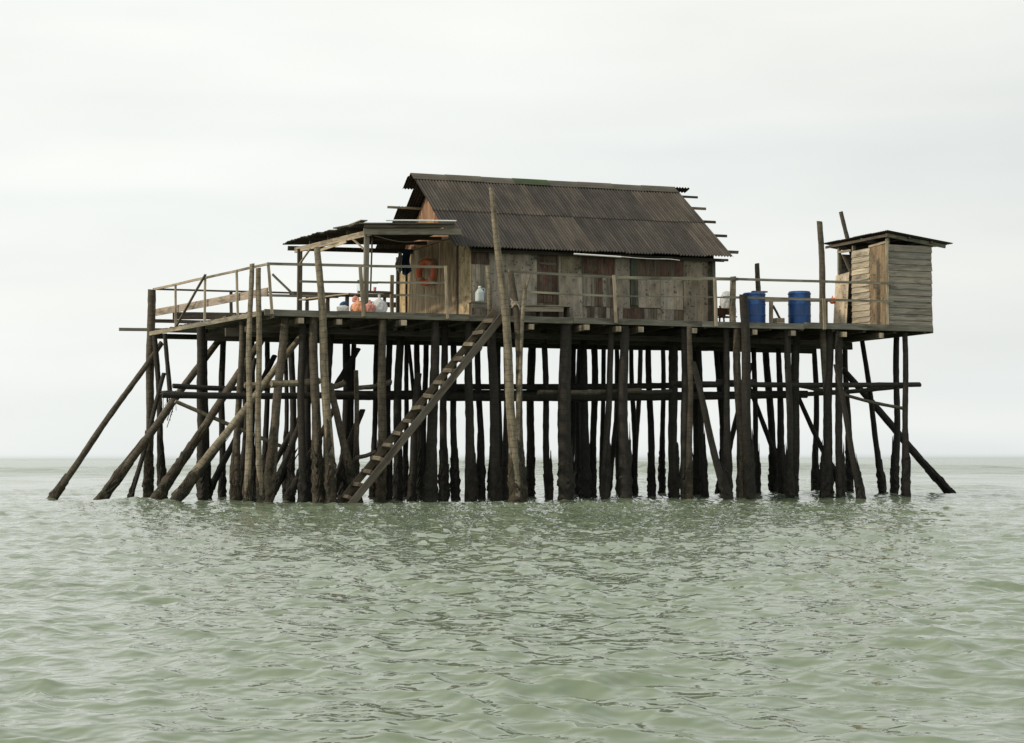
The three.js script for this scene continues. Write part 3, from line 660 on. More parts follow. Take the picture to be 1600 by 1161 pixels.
{
  const o = [-5.7, DECK, -4.2], t = thing('railing', 'railing down the left side with a wide pale plank as midrail', 'railing', o);
  const L = (z, dx = 0) => leftX(z) + dx;
  const B = (n, a, b, h, w, m, up) => bar(n, sub(a, o), sub(b, o), h, w, m, t, up);
  B('rail', [L(-8.35), 5.755, -8.35], [L(-4.2), 5.725, -4.2], 0.06, 0.04, M.pale[1]);
  B('rail', [L(-4.22), 5.72, -4.22], [L(0.15), 5.69, 0.1], 0.055, 0.04, M.grey[2]);
  B('midrail_plank', [L(-8.3, 0.05), 5.11, -8.3], [L(0.0, 0.05), 5.04, -0.05], 0.19, 0.03, M.pinkish[0]);
  for (const z of [-6.45, -4.15, -1.9]) B('post', [L(z, -0.03), 5.72, z], [L(z, -0.03) + rr(-0.03, 0.05), 4.5, z + 0.05], 0.05, 0.075, M.pale[1], [1, 0, 0]);
  B('diagonal_brace', [L(-3.98, -0.09), 5.78, -3.95], [L(-6.28, -0.09), 4.55, -6.28], 0.06, 0.03, M.grey[1], [1, 0, 0]);
}
{
  const o = [-3, DECK, -8.42], t = thing('railing', 'dark railing along the far edge seen behind the porch', 'railing', o);
  const B = (n, a, b, h, w, m, up) => bar(n, sub(a, o), sub(b, o), h, w, m, t, up);
  B('rail', [-6.3, 5.765, -8.42], [-2.4, 5.775, -8.42], 0.05, 0.04, M.dark[2]);
  B('rail', [-2.42, 5.76, -8.42], [1.6, 5.775, -8.42], 0.11, 0.04, M.dark[2]);
  B('rail', [-4.0, 5.68, -8.4], [-1.0, 5.70, -8.4], 0.07, 0.04, M.grey[1]);
  B('kick_board', [-0.4, 5.53, -8.4], [1.2, 5.51, -8.4], 0.15, 0.03, M.dark[0]);
  B('kick_board', [-5.75, 5.04, -8.38], [-3.3, 5.08, -8.38], 0.2, 0.03, M.dark[2]);
  B('kick_board', [-6.25, 4.88, -8.35], [-4.7, 4.88, -8.35], 0.1, 0.03, M.dark[0]);
  for (const x of [-4.1, -1.9, 0.4]) B('post', [x, 5.78, -8.46], [x + 0.02, 4.4, -8.46], 0.08, 0.06, M.dark[0], [1, 0, 0]);
}

// ---------- house ----------
{
  const o = [3.8, DECK, -3.6], hut = thing('wooden_house', 'weathered plank house with a dark corrugated gable roof on the platform', 'house', o);
  const X0 = 0.33, X1 = 7.2, ZF = -0.92, ZB = -6.35, RZ = -3.9, RY = 8.6, SL = 0.655;
  const roofY = (z) => RY - SL * Math.abs(z - RZ);
  const P = (n, parent, geo, mat, x, y, z) => mesh(n, geo, mat, parent, [x - o[0], y - o[1], z - o[2]]);
  const vboard = (w, h, t) => { const g = board(h, w, t, 0.003); g.rotateZ(Math.PI / 2); return g; };           // upright, facing z
  const vboardX = (w, h, t) => { const g = vboard(w, h, t); g.rotateY(Math.PI / 2); return g; };                // upright, facing x
  // inner leaf of the front wall, back wall, right gable: plain dark boards behind what shows
  const fw = P('front_wall', hut, board(X1 - X0 - 0.04, 1.72, 0.03, 0, 1), M.dark[0], (X0 + X1) / 2, DECK + 0.87, ZF - 0.05);
  const sheet = (x0, x1, y0, y1, mat, dz = 0) => { const g = board(y1 - y0, x1 - x0, 0.018, 0.0015); g.rotateZ(Math.PI / 2); return mesh('wall_panel', g, mat, fw, [(x0 + x1) / 2 - (X0 + X1) / 2, (y0 + y1) / 2 - DECK - 0.87, 0.045 + dz]); };
  const slats = (x0, x1, y0, y1, mats, w = 0.13, dz = 0) => { const n = Math.max(1, Math.round((x1 - x0) / w)), s = (x1 - x0) / n; for (let i = 0; i < n; i++) { const g = vboard(s - 0.005, y1 - y0 - rr(0, 0.02), 0.018); mesh('wall_board', g, pick(mats), fw, [x0 + s * (i + 0.5) - (X0 + X1) / 2, (y0 + y1) / 2 - DECK - 0.87, 0.042 + dz + rr(-0.003, 0.003)]); } };
  const b0 = DECK + 0.02;
  slats(0.36, 0.83, 5.98, 6.33, M.maroon); slats(0.36, 0.83, b0, 5.98, [M.cement[1], M.grey[1], M.cement[0]]);
  sheet(0.84, 1.5, b0, 6.33, M.cement[0]); sheet(1.505, 2.18, b0, 6.33, M.cement[1], 0.004);
  slats(2.19, 2.68, 5.05, 6.33, M.maroon, 0.125, 0.006); slats(2.19, 2.68, b0, 5.05, [M.grey[1], M.dark[2]]);
  for (const x of [2.165, 2.705]) mesh('door_frame', vboard(0.045, 1.66, 0.045), M.dark[2], fw, [x - (X0 + X1) / 2, 5.47 - DECK - 0.87, 0.065]);
  for (const y of [5.3, 6.05]) mesh('door_batten', board(0.46, 0.07, 0.02), M.dark[2], fw, [2.435 - (X0 + X1) / 2, y - DECK - 0.87, 0.07]);
  for (const x of [3.405, 4.295, 4.975, 6.28]) mesh('window_frame', vboard(0.04, 0.52, 0.04), M.dark[2], fw, [x - (X0 + X1) / 2, 6.07 - DECK - 0.87, 0.06]);
  for (const [x0, x1] of [[3.43, 4.27], [5.0, 6.26]]) mesh('window_sill', board(x1 - x0, 0.035, 0.05), M.dark[2], fw, [(x0 + x1) / 2 - (X0 + X1) / 2, 5.82 - DECK - 0.87, 0.068]);
  { const g = vboard(0.09, 1.7, 0.05); mesh('wall_post', g, M.cement[1], fw, [2.735 - (X0 + X1) / 2, 5.47 - DECK - 0.87, 0.06]); }
  sheet(2.79, 3.4, 5.84, 6.33, M.olive[0]); sheet(2.79, 3.4, b0, 5.835, M.cement[1], 0.005);
  slats(3.41, 4.29, 5.84, 6.33, M.maroon, 0.15); slats(3.41, 4.29, 4.99, 5.84, [M.grey[1], M.maroon[0], M.cement[0]], 0.11, 0.01); slats(3.41, 4.29, b0, 4.985, [M.dark[2], M.cement[2]], 0.11);
  sheet(4.3, 4.74, b0 + 0.33, 6.33, M.cement[2]); { const g = vboard(0.2, 1.3, 0.03); mesh('wall_post', g, M.green, fw, [4.86 - (X0 + X1) / 2, 5.7 - DECK - 0.87, 0.055]); }
  slats(4.98, 6.27, 5.8, 6.33, M.maroon, 0.2); sheet(4.98, 5.62, 5.0, 5.795, M.cement[0], 0.004); sheet(5.625, 6.27, 4.97, 5.795, M.cement[1], 0.008);
  slats(4.3, 6.27, b0, 4.985, [M.grey[1], M.dark[2], M.cement[2], M.maroon[1]], 0.12, -0.006);
  sheet(6.29, 7.0, b0, 6.33, M.olive[1], 0.004);
  { const g = vboard(0.09, 1.72, 0.09); mesh('corner_post', g, M.green, fw, [7.17 - (X0 + X1) / 2, 0, 0.05]); }
  const bw = P('back_wall', hut, board(X1 - X0 - 0.04, roofY(ZB) - DECK - 0.12, 0.03, 0, 1), M.dark[0], (X0 + X1) / 2, (DECK + roofY(ZB) - 0.12) / 2, ZB);
  // left gable wall of upright planks, lower tier tan, upper tier reddish; foremost bay is a pale sheet
  const gw = new THREE.Group(); gw.name = 'gable_wall'; hut.add(gw);
  const zTop = (z) => roofY(z) - 0.07;
  const gp = (z0, z1, y0, ya, yb, mat, dx, name = 'wall_plank') => {       // plank with a raked top (ya at z0, yb at z1; z0 > z1)
    const s = new THREE.Shape([new THREE.Vector2(0, 0), new THREE.Vector2(z0 - z1, 0), new THREE.Vector2(z0 - z1, yb - y0), new THREE.Vector2(0, ya - y0)]);
    const g = new THREE.ExtrudeGeometry(s, { depth: 0.02, bevelEnabled: false }), p = g.attributes.position, uv = g.attributes.uv, ou = rand() * 4, ov = rand() * 4;
    for (let i = 0; i < p.count; i++) uv.setXY(i, p.getX(i) + p.getZ(i) + ou, p.getY(i) + ov);
    g.rotateY(Math.PI / 2);                                                  // shape x -> -z, extrude -> +x
    return mesh(name, g, mat, gw, [X0 - o[0] + dx, y0 - o[1], z0 - o[2]]);
  };
  gp(-0.93, -1.82, b0, Math.min(6.33, zTop(-0.93)), Math.min(6.9, zTop(-1.82)), M.cream, 0.005, 'wall_panel');
  gp(-1.84, -1.98, b0, zTop(-1.84), zTop(-1.98), M.dark[1], 0.012, 'wall_post');
  for (let z = -1.99; z > ZB + 0.05;) { const w = rr(0.12, 0.17), z1 = Math.max(ZB, z - w); gp(z, z1 + 0.004, b0 + rr(0, 0.02), Math.min(6.78, zTop(z)), Math.min(6.78, zTop(z1)), pick(M.gable), rr(-0.004, 0.006)); z = z1; }
  for (let z = -1.9; z > ZB + 0.05;) { const w = rr(0.13, 0.24), z1 = Math.max(ZB, z - w); if (z1 < RZ && z > RZ) { gp(z, RZ + 0.003, 6.8, zTop(z), zTop(RZ), pick(M.gableTop), 0.003); z = RZ; continue; } if (zTop(z) > 6.82 && zTop(z1) > 6.82) gp(z, z1 + 0.004, 6.8, zTop(z), zTop(z1), pick(M.gableTop), rr(-0.004, 0.006)); z = z1; }
  // dark inner leaves so no light slips between planks
  for (const [x, mat] of [[X0 + 0.035, M.dark[0]], [X1 - 0.02, M.dark[2]]]) {
    const s = new THREE.Shape([[ZF - 0.02, DECK + 0.02], [ZF - 0.02, zTop(ZF) - 0.02], [RZ, zTop(RZ) - 0.03], [ZB + 0.03, zTop(ZB) - 0.02], [ZB + 0.03, DECK + 0.02]].map(([z, y]) => new THREE.Vector2(-(z), y)));
    const g = new THREE.ExtrudeGeometry(s, { depth: 0.02, bevelEnabled: false }); g.rotateY(Math.PI / 2);
    mesh(x < 1 ? 'gable_lining' : 'right_gable_wall', g, mat, hut, [x - o[0], -o[1], -o[2]]);
  }
  // small orange hatch in the gable peak
  { const h = P('gable_hatch', hut, vboardX(0.62, 0.34, 0.03), wood(0.72, 0.4, 0.14), X0 - 0.03, 7.28, -3.98); h.rotation.x = 0.05; P('gable_hatch_side', hut, vboardX(0.3, 0.36, 0.05), wood(0.42, 0.16, 0.07), X0 - 0.03, 7.36, -3.42); }
  // roof: corrugated sheets in two courses on each slope
  const roof = new THREE.Group(); roof.name = 'roof'; hut.add(roof);
  const ang = Math.atan(SL), pitch = 0.0864, amp = 0.019;
  const xL = -0.27, xR = 7.5, front = 3.4 / Math.cos(ang);
  const place = (g, mat, x, down, side, lift) => {          // side +1 front slope, -1 back slope
    const m = mesh('roof_sheet', g, mat, roof);
    const dy = -Math.sin(ang), dz = Math.cos(ang) * side;
    m.position.set(x - o[0], RY + dy * down + Math.cos(ang) * lift - o[1], RZ + dz * down + Math.sin(ang) * side * lift - o[2]);
    const X = new THREE.Vector3(1, 0, 0), Y = new THREE.Vector3(0, -dy, -dz), Z = X.clone().cross(Y);
    m.quaternion.setFromRotationMatrix(new THREE.Matrix4().makeBasis(X, Y, Z)); return m;
  };
  const nS = 10, sw = pitch * 9;
  for (const [d0, len, lift] of [[0.05, 2.08, 0.03], [2.0, front - 1.98, 0.012]]) for (let i = 0; i < nS; i++) {
    const x = xL + i * sw, m = place(corrugated(sw + pitch * 0.5, len + rr(-0.015, 0.03), pitch, amp, 0.006, 0), pick(M.roof), x, d0, 1, lift + (i % 2) * 0.0065 + rr(0, 0.002));
    m.rotateZ(rr(-0.003, 0.003));
  }
  for (let i = 0; i < nS; i++) {                             // back slope, its left end ragged
    const first = i === 0;
    const rowsB = first ? [[0.05, 0.5, -0.1], [0.42, 1.1, 0.2], [1.3, 1.1, -0.02], [2.2, 0.98, -0.2]] : [[0.05, 1.7, 0], [1.6, 1.62, 0]];
    for (const [d0, len, sx] of rowsB) { const w = sw + pitch * 0.5 - sx; if (w < 0.1) continue; const m = place(corrugated(Math.round(w / pitch) * pitch, len, pitch, amp), first ? M.roof[1] : pick(M.roof), xL + i * sw + sx, d0, -1, 0.012 + (i % 2) * 0.0065 + (first ? 0.012 * d0 : d0 > 1 ? 0 : 0.014)); m.material = pick(M.roof); }
  }
  // ridge caps, one with green moss
  const capN = 8, capL = (7.42 - xL + 0.02) / capN;
  for (let i = 0; i < capN; i++) {
    const s = new THREE.Shape(); const w = 0.34, t = 0.012, c = Math.cos(ang), sn = Math.sin(ang);
    s.moveTo(-w * c, -w * sn); s.lineTo(-0.05, -0.02); s.quadraticCurveTo(0, 0.025, 0.05, -0.02); s.lineTo(w * c, -w * sn); s.lineTo(w * c, -w * sn - t); s.lineTo(0.045, -0.035); s.quadraticCurveTo(0, 0.01, -0.045, -0.035); s.lineTo(-w * c, -w * sn - t);
    const g = new THREE.ExtrudeGeometry(s, { depth: capL + 0.05, bevelEnabled: false, curveSegments: 6 }); g.rotateY(Math.PI / 2);
    const x = xL - 0.02 + i * capL, gm = i === 3;
    const m = mesh('ridge_cap', g, gm ? M.ridgeGreen : pick(M.ridge), roof, [x - o[0], RY + 0.075 + (i % 2) * 0.008 - o[1], RZ - o[2]]); m.rotation.z = rr(-0.004, 0.004);
    if (gm) m.userData.label = 'ridge piece overgrown with green moss';
  }
  { const m = place(corrugated(pitch * 6, 0.34, pitch, amp), M.roof[1], 7.46, -0.02, -1, 0.08); m.rotateX(0.35); }
  // purlins poke out beyond the gable ends
  for (const [z, out, r] of [[-3.72, 8.12, 0.035], [-3.1, 8.06, 0.04], [-2.4, 8.0, 0.04], [-1.7, 7.98, 0.04], [-0.9, 7.9, 0.045]]) bar('purlin', sub([0.0, roofY(z) - 0.075, z], o), sub([out, roofY(z) - 0.085, z], o), r * 1.7, r * 1.5, pick(M.dark), hut);
  for (const z of [-4.9, -6.1]) bar('purlin', sub([z < -6 ? -0.1 : -0.62, roofY(z) - 0.08, z], o), sub([7.5, roofY(z) - 0.08, z], o), 0.06, 0.06, M.grey[2], hut);
  bar('eave_beam', sub([0.36, 6.31, -0.8], o), sub([7.42, 6.31, -0.8], o), 0.08, 0.07, M.dark[1], hut);
  bar('eave_stub', sub([7.2, 6.29, -0.56], o), sub([7.42, 6.29, -0.56], o), 0.06, 0.06, M.dark[1], hut);
  // pale pipe hanging below the eave
  mesh('eave_pipe', poleGeo([[2.97, 6.285, -0.47, 0.022], [3.6, 6.27, -0.47, 0.022], [4.3, 6.255, -0.47, 0.022]].map((p) => [p[0] - o[0], p[1] - o[1], p[2] - o[2], p[3]]), { rough: 0.01, wob: 0.003, seg: 10 }), M.pvc, hut);
  mesh('eave_cable', tube([[4.3, 6.26, -0.48], [5.1, 6.24, -0.5], [5.7, 6.25, -0.5], [5.98, 6.23, -0.5]].map((p) => sub(p, o)), 0.01), M.pvc, hut);
}

// ---------- porch ----------
{
  const o = [-2.45, DECK, -0.5], t = thing('porch', 'open lean-to porch with mossy sheet roof at the left gable', 'porch', o);
  const B = (n, a, b, h, w, m, up, par = t) => bar(n, sub(a, o), sub(b, o), h, w, m, par, up);
  const eX = (z) => -2.59 + 0.135 * z;
  B('post', [-2.5, 6.66, -0.55], [-2.52, DECK, -0.6], 0.115, 0.1, M.grey[1], [1, 0, 0]);
  B('post', [-3.09, 6.62, -4.75], [-3.1, DECK, -4.75], 0.12, 0.1, M.dark[2], [1, 0, 0]);
  B('post', [-2.3, 6.6, -0.75], [-2.33, 5.2, -0.8], 0.035, 0.03, M.dark[2], [1, 0, 0]);
  B('post', [0.24, 6.7, -6.62], [0.24, DECK, -6.62], 0.12, 0.1, M.dark[1], [1, 0, 0]);
  B('door_post', [0.2, 6.25, -7.1], [0.2, DECK, -7.1], 0.1, 0.06, M.pale[0], [1, 0, 0]);
  { const g = board(1.62, 0.5, 0.02, 0.002); g.rotateZ(Math.PI / 2); g.rotateY(Math.PI / 2); mesh('side_panel', g, M.cream, t, sub([0.27, DECK + 0.83, -6.32], o)); }
  B('side_beam', [-2.45, 6.6, -0.4], [-3.12, 6.62, -5.1], 0.14, 0.06, M.pale[1]);
  B('front_beam', [-2.62, 6.62, -0.42], [-0.1, 6.72, -0.42], 0.15, 0.06, M.grey[1]);
  B('back_beam', [-3.3, 6.68, -5.2], [0.2, 6.72, -5.2], 0.12, 0.06, M.dark[1]);
  B('fascia_board', [-2.64, 6.755, -0.33], [-0.3, 6.86, -0.33], 0.1, 0.025, M.dark[2]);
  for (const z of [-1.6, -2.8, -4.0]) B('rafter', [eX(z) + 0.1, 6.73, z], [0.2, 6.82, z], 0.09, 0.05, M.dark[1]);
  B('brace', [-2.56, 6.22, -0.62], [-2.62, 6.58, -1.5], 0.045, 0.03, M.pale[1], [1, 0, 0]);
  B('brace', [-3.12, 6.2, -4.7], [-3.0, 6.56, -4.0], 0.045, 0.03, M.pale[1], [1, 0, 0]);
  B('loose_batten', [-2.72, 6.5, -1.6], [-2.98, 6.42, -3.4], 0.07, 0.03, M.pale[0]);
  const roof = new THREE.Group(); roof.name = 'roof'; t.add(roof);
  for (let i = 0; i < 6; i++) {                                // ribs along x; sheets side by side along z
    const z0 = -0.28 - i * 0.9, w = 0.0864 * 11, x0 = eX(z0 - 0.45) - rr(0.0, 0.1), L = -0.32 - x0 + (i > 1 ? 0.5 : 0);
    const g = corrugated(w, L, 0.0864, 0.016, 0.007, 0, 0.06);
    const m = mesh('roof_sheet', g, pick(M.mossRoof), roof);
    const Y = new THREE.Vector3(-1, -rr(0.035, 0.05), 0.0).multiplyScalar(-1).normalize(), X = new THREE.Vector3(0, rr(-0.014, 0.02), -1).normalize(), Z = X.clone().cross(Y).normalize(); X.copy(Y).cross(Z);
    m.quaternion.setFromRotationMatrix(new THREE.Matrix4().makeBasis(X, Y, Z));
    m.position.set(x0 + L - o[0], 6.905 + (i > 1 ? 0.02 : 0) + i * 0.014 + (i % 2) * 0.012 - o[1], z0 - o[2]);
  }
  B('loose_board', [-2.55, 6.87, -0.9], [-2.75, 6.92, -2.4], 0.03, 0.2, M.dark[2], [0, 1, 0], t);
  B('loose_board', [-2.5, 6.945, -0.8], [-2.45, 6.97, -2.1], 0.025, 0.18, M.grey[1], [0, 1, 0], t);
  mesh('roof_pipe', poleGeo([[-2.1, 6.9, -0.27, 0.02], [-1.2, 6.935, -0.27, 0.02], [-0.28, 6.965, -0.27, 0.02]].map((p) => [p[0] - o[0], p[1] - o[1], p[2] - o[2], p[3]]), { rough: 0.01, wob: 0.004, seg: 10 }), M.pvc, t);
  mesh('hanging_wire', tube([[-2.3, 6.55, -0.6], [-1.4, 6.5, -1.2], [-0.5, 6.6, -1.6], [0.3, 6.62, -2.0]].map((p) => sub(p, o)), 0.008), M.rope, t);
}
// bench between the porch posts
{
  const o = [-2.75, DECK, -3.2], t = thing('bench', 'plank bench running back between the porch posts', 'bench', o);
  bar('seat', sub([-2.5, 5.2, -1.7], o), sub([-3.02, 5.26, -4.6], o), 0.035, 0.28, M.pale[1], t);
  for (const [x, z] of [[-2.58, -2.0], [-2.78, -3.1], [-2.98, -4.4]]) bar('leg', sub([x, 5.19, z], o), sub([x, DECK, z], o), 0.09, 0.06, M.dark[0], t, [1, 0, 0]);
  const W = bar('back_board', sub([-2.36, 5.26, -1.75], o), sub([-1.5, 5.26, -1.75], o), 0.05, 0.2, M.dark[2], t);
}
// bottle and cup on the bench
{
  const pts = [[0, 0], [0.042, 0], [0.045, 0.02], [0.045, 0.13], [0.04, 0.17], [0.018, 0.2], [0.016, 0.215], [0, 0.215]].map((p) => new THREE.Vector2(...p));
  const b = thing('bottle', 'clear water bottle with a teal cap standing on the porch bench', 'bottle', [-2.36, 5.286, -1.75]);
  mesh('body', new THREE.LatheGeometry(pts, 20), M.clear, b);
  mesh('cap', new THREE.LatheGeometry([[0, 0.27], [0.026, 0.27], [0.03, 0.262], [0.03, 0.205], [0.0, 0.205]].map((p) => new THREE.Vector2(...p)).reverse(), 18), M.teal, b);
  const c = thing('cup', 'small pink cup on the bench board beside the porch post', 'cup', [-1.93, 5.287, -1.75]);
  mesh('body', new THREE.LatheGeometry([[0, 0.005], [0.03, 0], [0.042, 0.1], [0.038, 0.1], [0.028, 0.01], [0, 0.01]].map((p) => new THREE.Vector2(...p)), 18), M.pink, c);
}
// shopping bags on the deck under the porch
single('plastic_bag', 'small whitish plastic bag on the deck, leftmost under the porch', 'bag', bagGeo(0.3, 0.24, 0.28, 5), M.whiteBag, [-3.15, DECK + 0.0, -0.4], 'bags under the porch');
single('plastic_bag', 'largest orange plastic bag on the deck left of the leaning rail post', 'bag', bagGeo(0.34, 0.36, 0.3, 8), M.orangeBag, [-2.78, DECK, -0.36], 'bags under the porch');
single('plastic_bag', 'crimson bag heaped on the orange bag beside the leaning rail post', 'bag', bagGeo(0.17, 0.17, 0.17, 17, false), M.redBag, [-2.8, DECK + 0.27, -0.5], 'bags under the porch');
single('plastic_bag', 'orange red plastic bag between the rail post and the white bag', 'bag', bagGeo(0.28, 0.32, 0.26, 11), M.redBag, [-2.5, DECK, -0.3], 'bags under the porch');
single('plastic_bag', 'white translucent plastic bag, rightmost of the bags under the porch', 'bag', bagGeo(0.36, 0.46, 0.3, 23), M.whiteBag, [-2.24, DECK, -0.36], 'bags under the porch');
{ const g = bagGeo(0.2, 0.1, 0.12, 3, false); const m = single('cloth_cap', 'dark blue cap lying on the leftmost plastic bag', 'cap', g, M.denim, [-3.12, DECK + 0.18, -0.4]); m.rotation.z = 0.35; }
// laundry hanging from the porch roof
function clothGeo(w, h, seed, taper = 0) {
  const nx = 16, ny = 18, pos = [], idx = [], uv = [];
  for (const s of [0, 1]) for (let j = 0; j <= ny; j++) for (let i = 0; i <= nx; i++) {
    const u = i / nx - 0.5, v = j / ny, ww = w * (1 - taper * (1 - v));
    const z = 0.05 * Math.sin(u * 14 + seed + v) * (0.3 + v) + 0.04 * vnoise(u * 4 + 20, v * 4 + 20, 64, 64, seed);
    pos.push(u * ww + 0.03 * Math.sin(v * 5 + seed), -v * h * (1 + 0.12 * Math.sin(u * 5 + seed)), z + s * 0.025); uv.push(u, v);
  }
  const S = (nx + 1) * (ny + 1);
  for (let j = 0; j < ny; j++) for (let i = 0; i < nx; i++) { const k = j * (nx + 1) + i; idx.push(k, k + 1, k + nx + 1, k + 1, k + nx + 2, k + nx + 1); idx.push(S + k, S + k + nx + 1, S + k + 1, S + k + 1, S + k + nx + 1, S + k + nx + 2); }
  for (let i = 0; i < nx; i++) for (const j of [0, ny]) { const k = j * (nx + 1) + i; idx.push(k, S + k, k + 1, k + 1, S + k, S + k + 1); }
  for (let j = 0; j < ny; j++) for (const i of [0, nx]) { const k = j * (nx + 1) + i, n = k + nx + 1; idx.push(k, n, S + k, n, S + n, S + k); }
  const g = new THREE.BufferGeometry(); g.setAttribute('position', new THREE.Float32BufferAttribute(pos, 3)); g.setAttribute('uv', new THREE.Float32BufferAttribute(uv, 2)); g.setIndex(idx); g.computeVertexNormals(); return g;
}
{
  M.denim.side = M.cloth.side = THREE.DoubleSide;
  const a = single('hanging_jacket', 'dark blue jacket hanging under the porch roof by the door post', 'jacket', clothGeo(0.3, 0.62, 2, 0.3), M.denim, [-0.02, 6.74, -5.14]);
  const b = single('hanging_cloth', 'pale grey cloth hanging left of the blue jacket under the porch', 'cloth', clothGeo(0.2, 0.5, 7, 0.6), M.cloth, [-0.24, 6.68, -5.1]);
}
// lifebuoy on the gable
{
  const t = thing('lifebuoy', 'orange lifebuoy hung on the plank gable wall', 'lifebuoy', [0.225, 6.03, -3.85]);
  const g = new THREE.TorusGeometry(0.285, 0.088, 16, 40); g.rotateY(Math.PI / 2); mesh('ring', g, M.ring, t); t.rotation.y = 0.48; t.position.set(0.14, 6.03, -3.85);
  const pts = []; for (let i = 0; i <= 32; i++) { const a = i / 32 * Math.PI * 2, r = 0.385 + 0.02 * Math.abs(Math.sin(a * 2)); pts.push([-0.02, Math.cos(a) * r, Math.sin(a) * r]); }
  mesh('grab_line', tube(pts, 0.009, 6, 64), M.rope, t);
  for (let k = 0; k < 4; k++) { const h = new THREE.TorusGeometry(0.092, 0.014, 8, 20); h.scale(1, 1, 2.4); h.rotateX(k * 0); const m = mesh('band', h, M.rope, t); const a = Math.PI / 4 + k * Math.PI / 2; m.position.set(0, Math.cos(a) * 0.285, Math.sin(a) * 0.285); m.rotation.x = a; }
}
// benches at the front wall, jug
{
  const o = [0.45, DECK, -0.5], t = thing('step_bench', 'low plank bench under the white jug by the house corner', 'bench', o);
  bar('seat', sub([0.14, 4.97, -0.48], o), sub([0.72, 4.97, -0.48], o), 0.035, 0.3, M.grey[0], t);
  bar('front_board', sub([0.18, 4.88, -0.36], o), sub([0.7, 4.88, -0.36], o), 0.13, 0.025, M.grey[1], t);
  for (const x of [0.2, 0.66]) bar('leg', sub([x, 4.95, -0.48], o), sub([x, DECK, -0.48], o), 0.05, 0.22, M.dark[2], t, [1, 0, 0]);
  const o2 = [2.2, DECK, -0.7], s = thing('wall_bench', 'long plank bench against the front wall right of the ladder', 'bench', o2);
  bar('seat', sub([1.3, 4.93, -0.66], o2), sub([2.95, 4.95, -0.66], o2), 0.04, 0.32, M.grey[0], s);
  bar('front_board', sub([1.35, 4.84, -0.53], o2), sub([2.7, 4.86, -0.53], o2), 0.11, 0.025, M.grey[0], s);
  for (const x of [1.4, 2.1, 2.85]) bar('leg', sub([x, 4.92, -0.66], o2), sub([x, DECK, -0.66], o2), 0.06, 0.24, M.dark[1], s, [1, 0, 0]);
  const j = thing('jerry_can', 'white plastic jug with a narrow neck on the low bench', 'jug', [0.41, 4.988, -0.45]);
  const prof = [[0.0, 0], [0.095, 0], [0.108, 0.015], [0.11, 0.06], [0.11, 0.215], [0.1, 0.25], [0.06, 0.315], [0.032, 0.335], [0.03, 0.355], [0, 0.355]].map((p) => new THREE.Vector2(...p));
  const bg = new THREE.LatheGeometry(prof, 28); { const p = bg.attributes.position; for (let i = 0; i < p.count; i++) { const x = p.getX(i), z = p.getZ(i), r = Math.hypot(x, z); if (r < 0.04) continue; const a = Math.atan2(z, x), k = Math.pow(Math.pow(Math.abs(Math.cos(a)), 4) + Math.pow(Math.abs(Math.sin(a)), 4), -0.25) * 0.94; p.setX(i, x * k); p.setZ(i, z * k); } bg.computeVertexNormals(); }
  mesh('body', bg, M.jug, j); mesh('cap', new THREE.CylinderGeometry(0.036, 0.036, 0.04, 20), M.white, j, [0, 0.372, 0]);
  mesh('handle', tube([[0.05, 0.335, 0], [0.115, 0.33, 0], [0.135, 0.28, 0], [0.11, 0.22, 0]], 0.014, 8, 20), M.jug, j);
}
// ---------- ladder ----------
{
  const o = [-1.4, 2.4, 0.5], t = thing('ladder', 'long wooden stair ladder slanting from the water up to the deck', 'ladder', o);
  const S = { n: [[0.53, 4.54, 0.85], [-3.5, -0.25, 0.85]], f: [[0.62, 4.72, 0.1], [-3.5, -0.15, 0.1]] };
  const up = [0.77, -0.64, 0];
  bar('stringer', sub(S.n[0], o), sub(S.n[1], o), 0.165, 0.055, M.deck[1], t);
  bar('stringer', sub(S.f[0], o), sub(S.f[1], o), 0.165, 0.055, M.dark[2], t);
  for (let k = 0; k < 15; k++) {
    const f = 0.045 + k * 0.0635, y = 4.62 + (-0.2 - 4.62) * f, x = 0.575 + (-3.5 - 0.575) * f;
    const b = bar('tread', sub([x + rr(-0.02, 0.02), y + 0.02 + rr(-0.02, 0.02), 0.14], o), sub([x + rr(-0.02, 0.02), y + rr(-0.02, 0.02), 0.82], o), rr(0.08, 0.11), rr(0.22, 0.29), k > 11 ? M.dark[2] : pick(M.deck), t); b.rotateX(rr(-0.5, -0.1));
  }
}
// ---------- things at the right of the house ----------
function barrelGeo(h, r) { const p = [[0, 0.01], [r * 0.94, 0], [r, 0.03], [r, h * 0.3], [r * 1.025, h * 0.32], [r * 1.025, h * 0.35], [r, h * 0.37], [r, h * 0.62], [r * 1.025, h * 0.64], [r * 1.025, h * 0.67], [r, h * 0.69], [r * 0.99, h * 0.92], [r * 1.03, h * 0.93], [r * 1.03, h * 0.965], [r * 0.97, h * 0.985], [r * 0.93, h], [r * 0.9, h * 0.985], [0, h * 0.975]]; return new THREE.LatheGeometry(p.map((q) => new THREE.Vector2(...q)), 40); }
for (const [label, x, z, h] of [['blue plastic barrel nearer the house, post rising behind it', 8.72, -1.55, 0.92], ['blue plastic barrel nearer the outhouse, standing alone', 10.03, -1.4, 0.97]]) {
  const b = thing('barrel', label, 'barrel', [x, DECK, z], 'blue barrels on the deck');
  mesh('drum', barrelGeo(h, 0.305), M.blue, b);
  for (const s of [-1, 1]) mesh('bung', new THREE.CylinderGeometry(0.045, 0.045, 0.03, 16), M.blue, b, [s * 0.14, h * 0.985, 0.05]);
  if (h > 0.95) mesh('lid_ring', new THREE.TorusGeometry(0.275, 0.018, 8, 36).rotateX(Math.PI / 2), M.blue, b, [0, h, 0]);
}
single('plank', 'short grey board lying on top of the left blue barrel', 'board', board(0.42, 0.035, 0.16), M.grey[1], [8.86, DECK + 0.955, -1.5]);
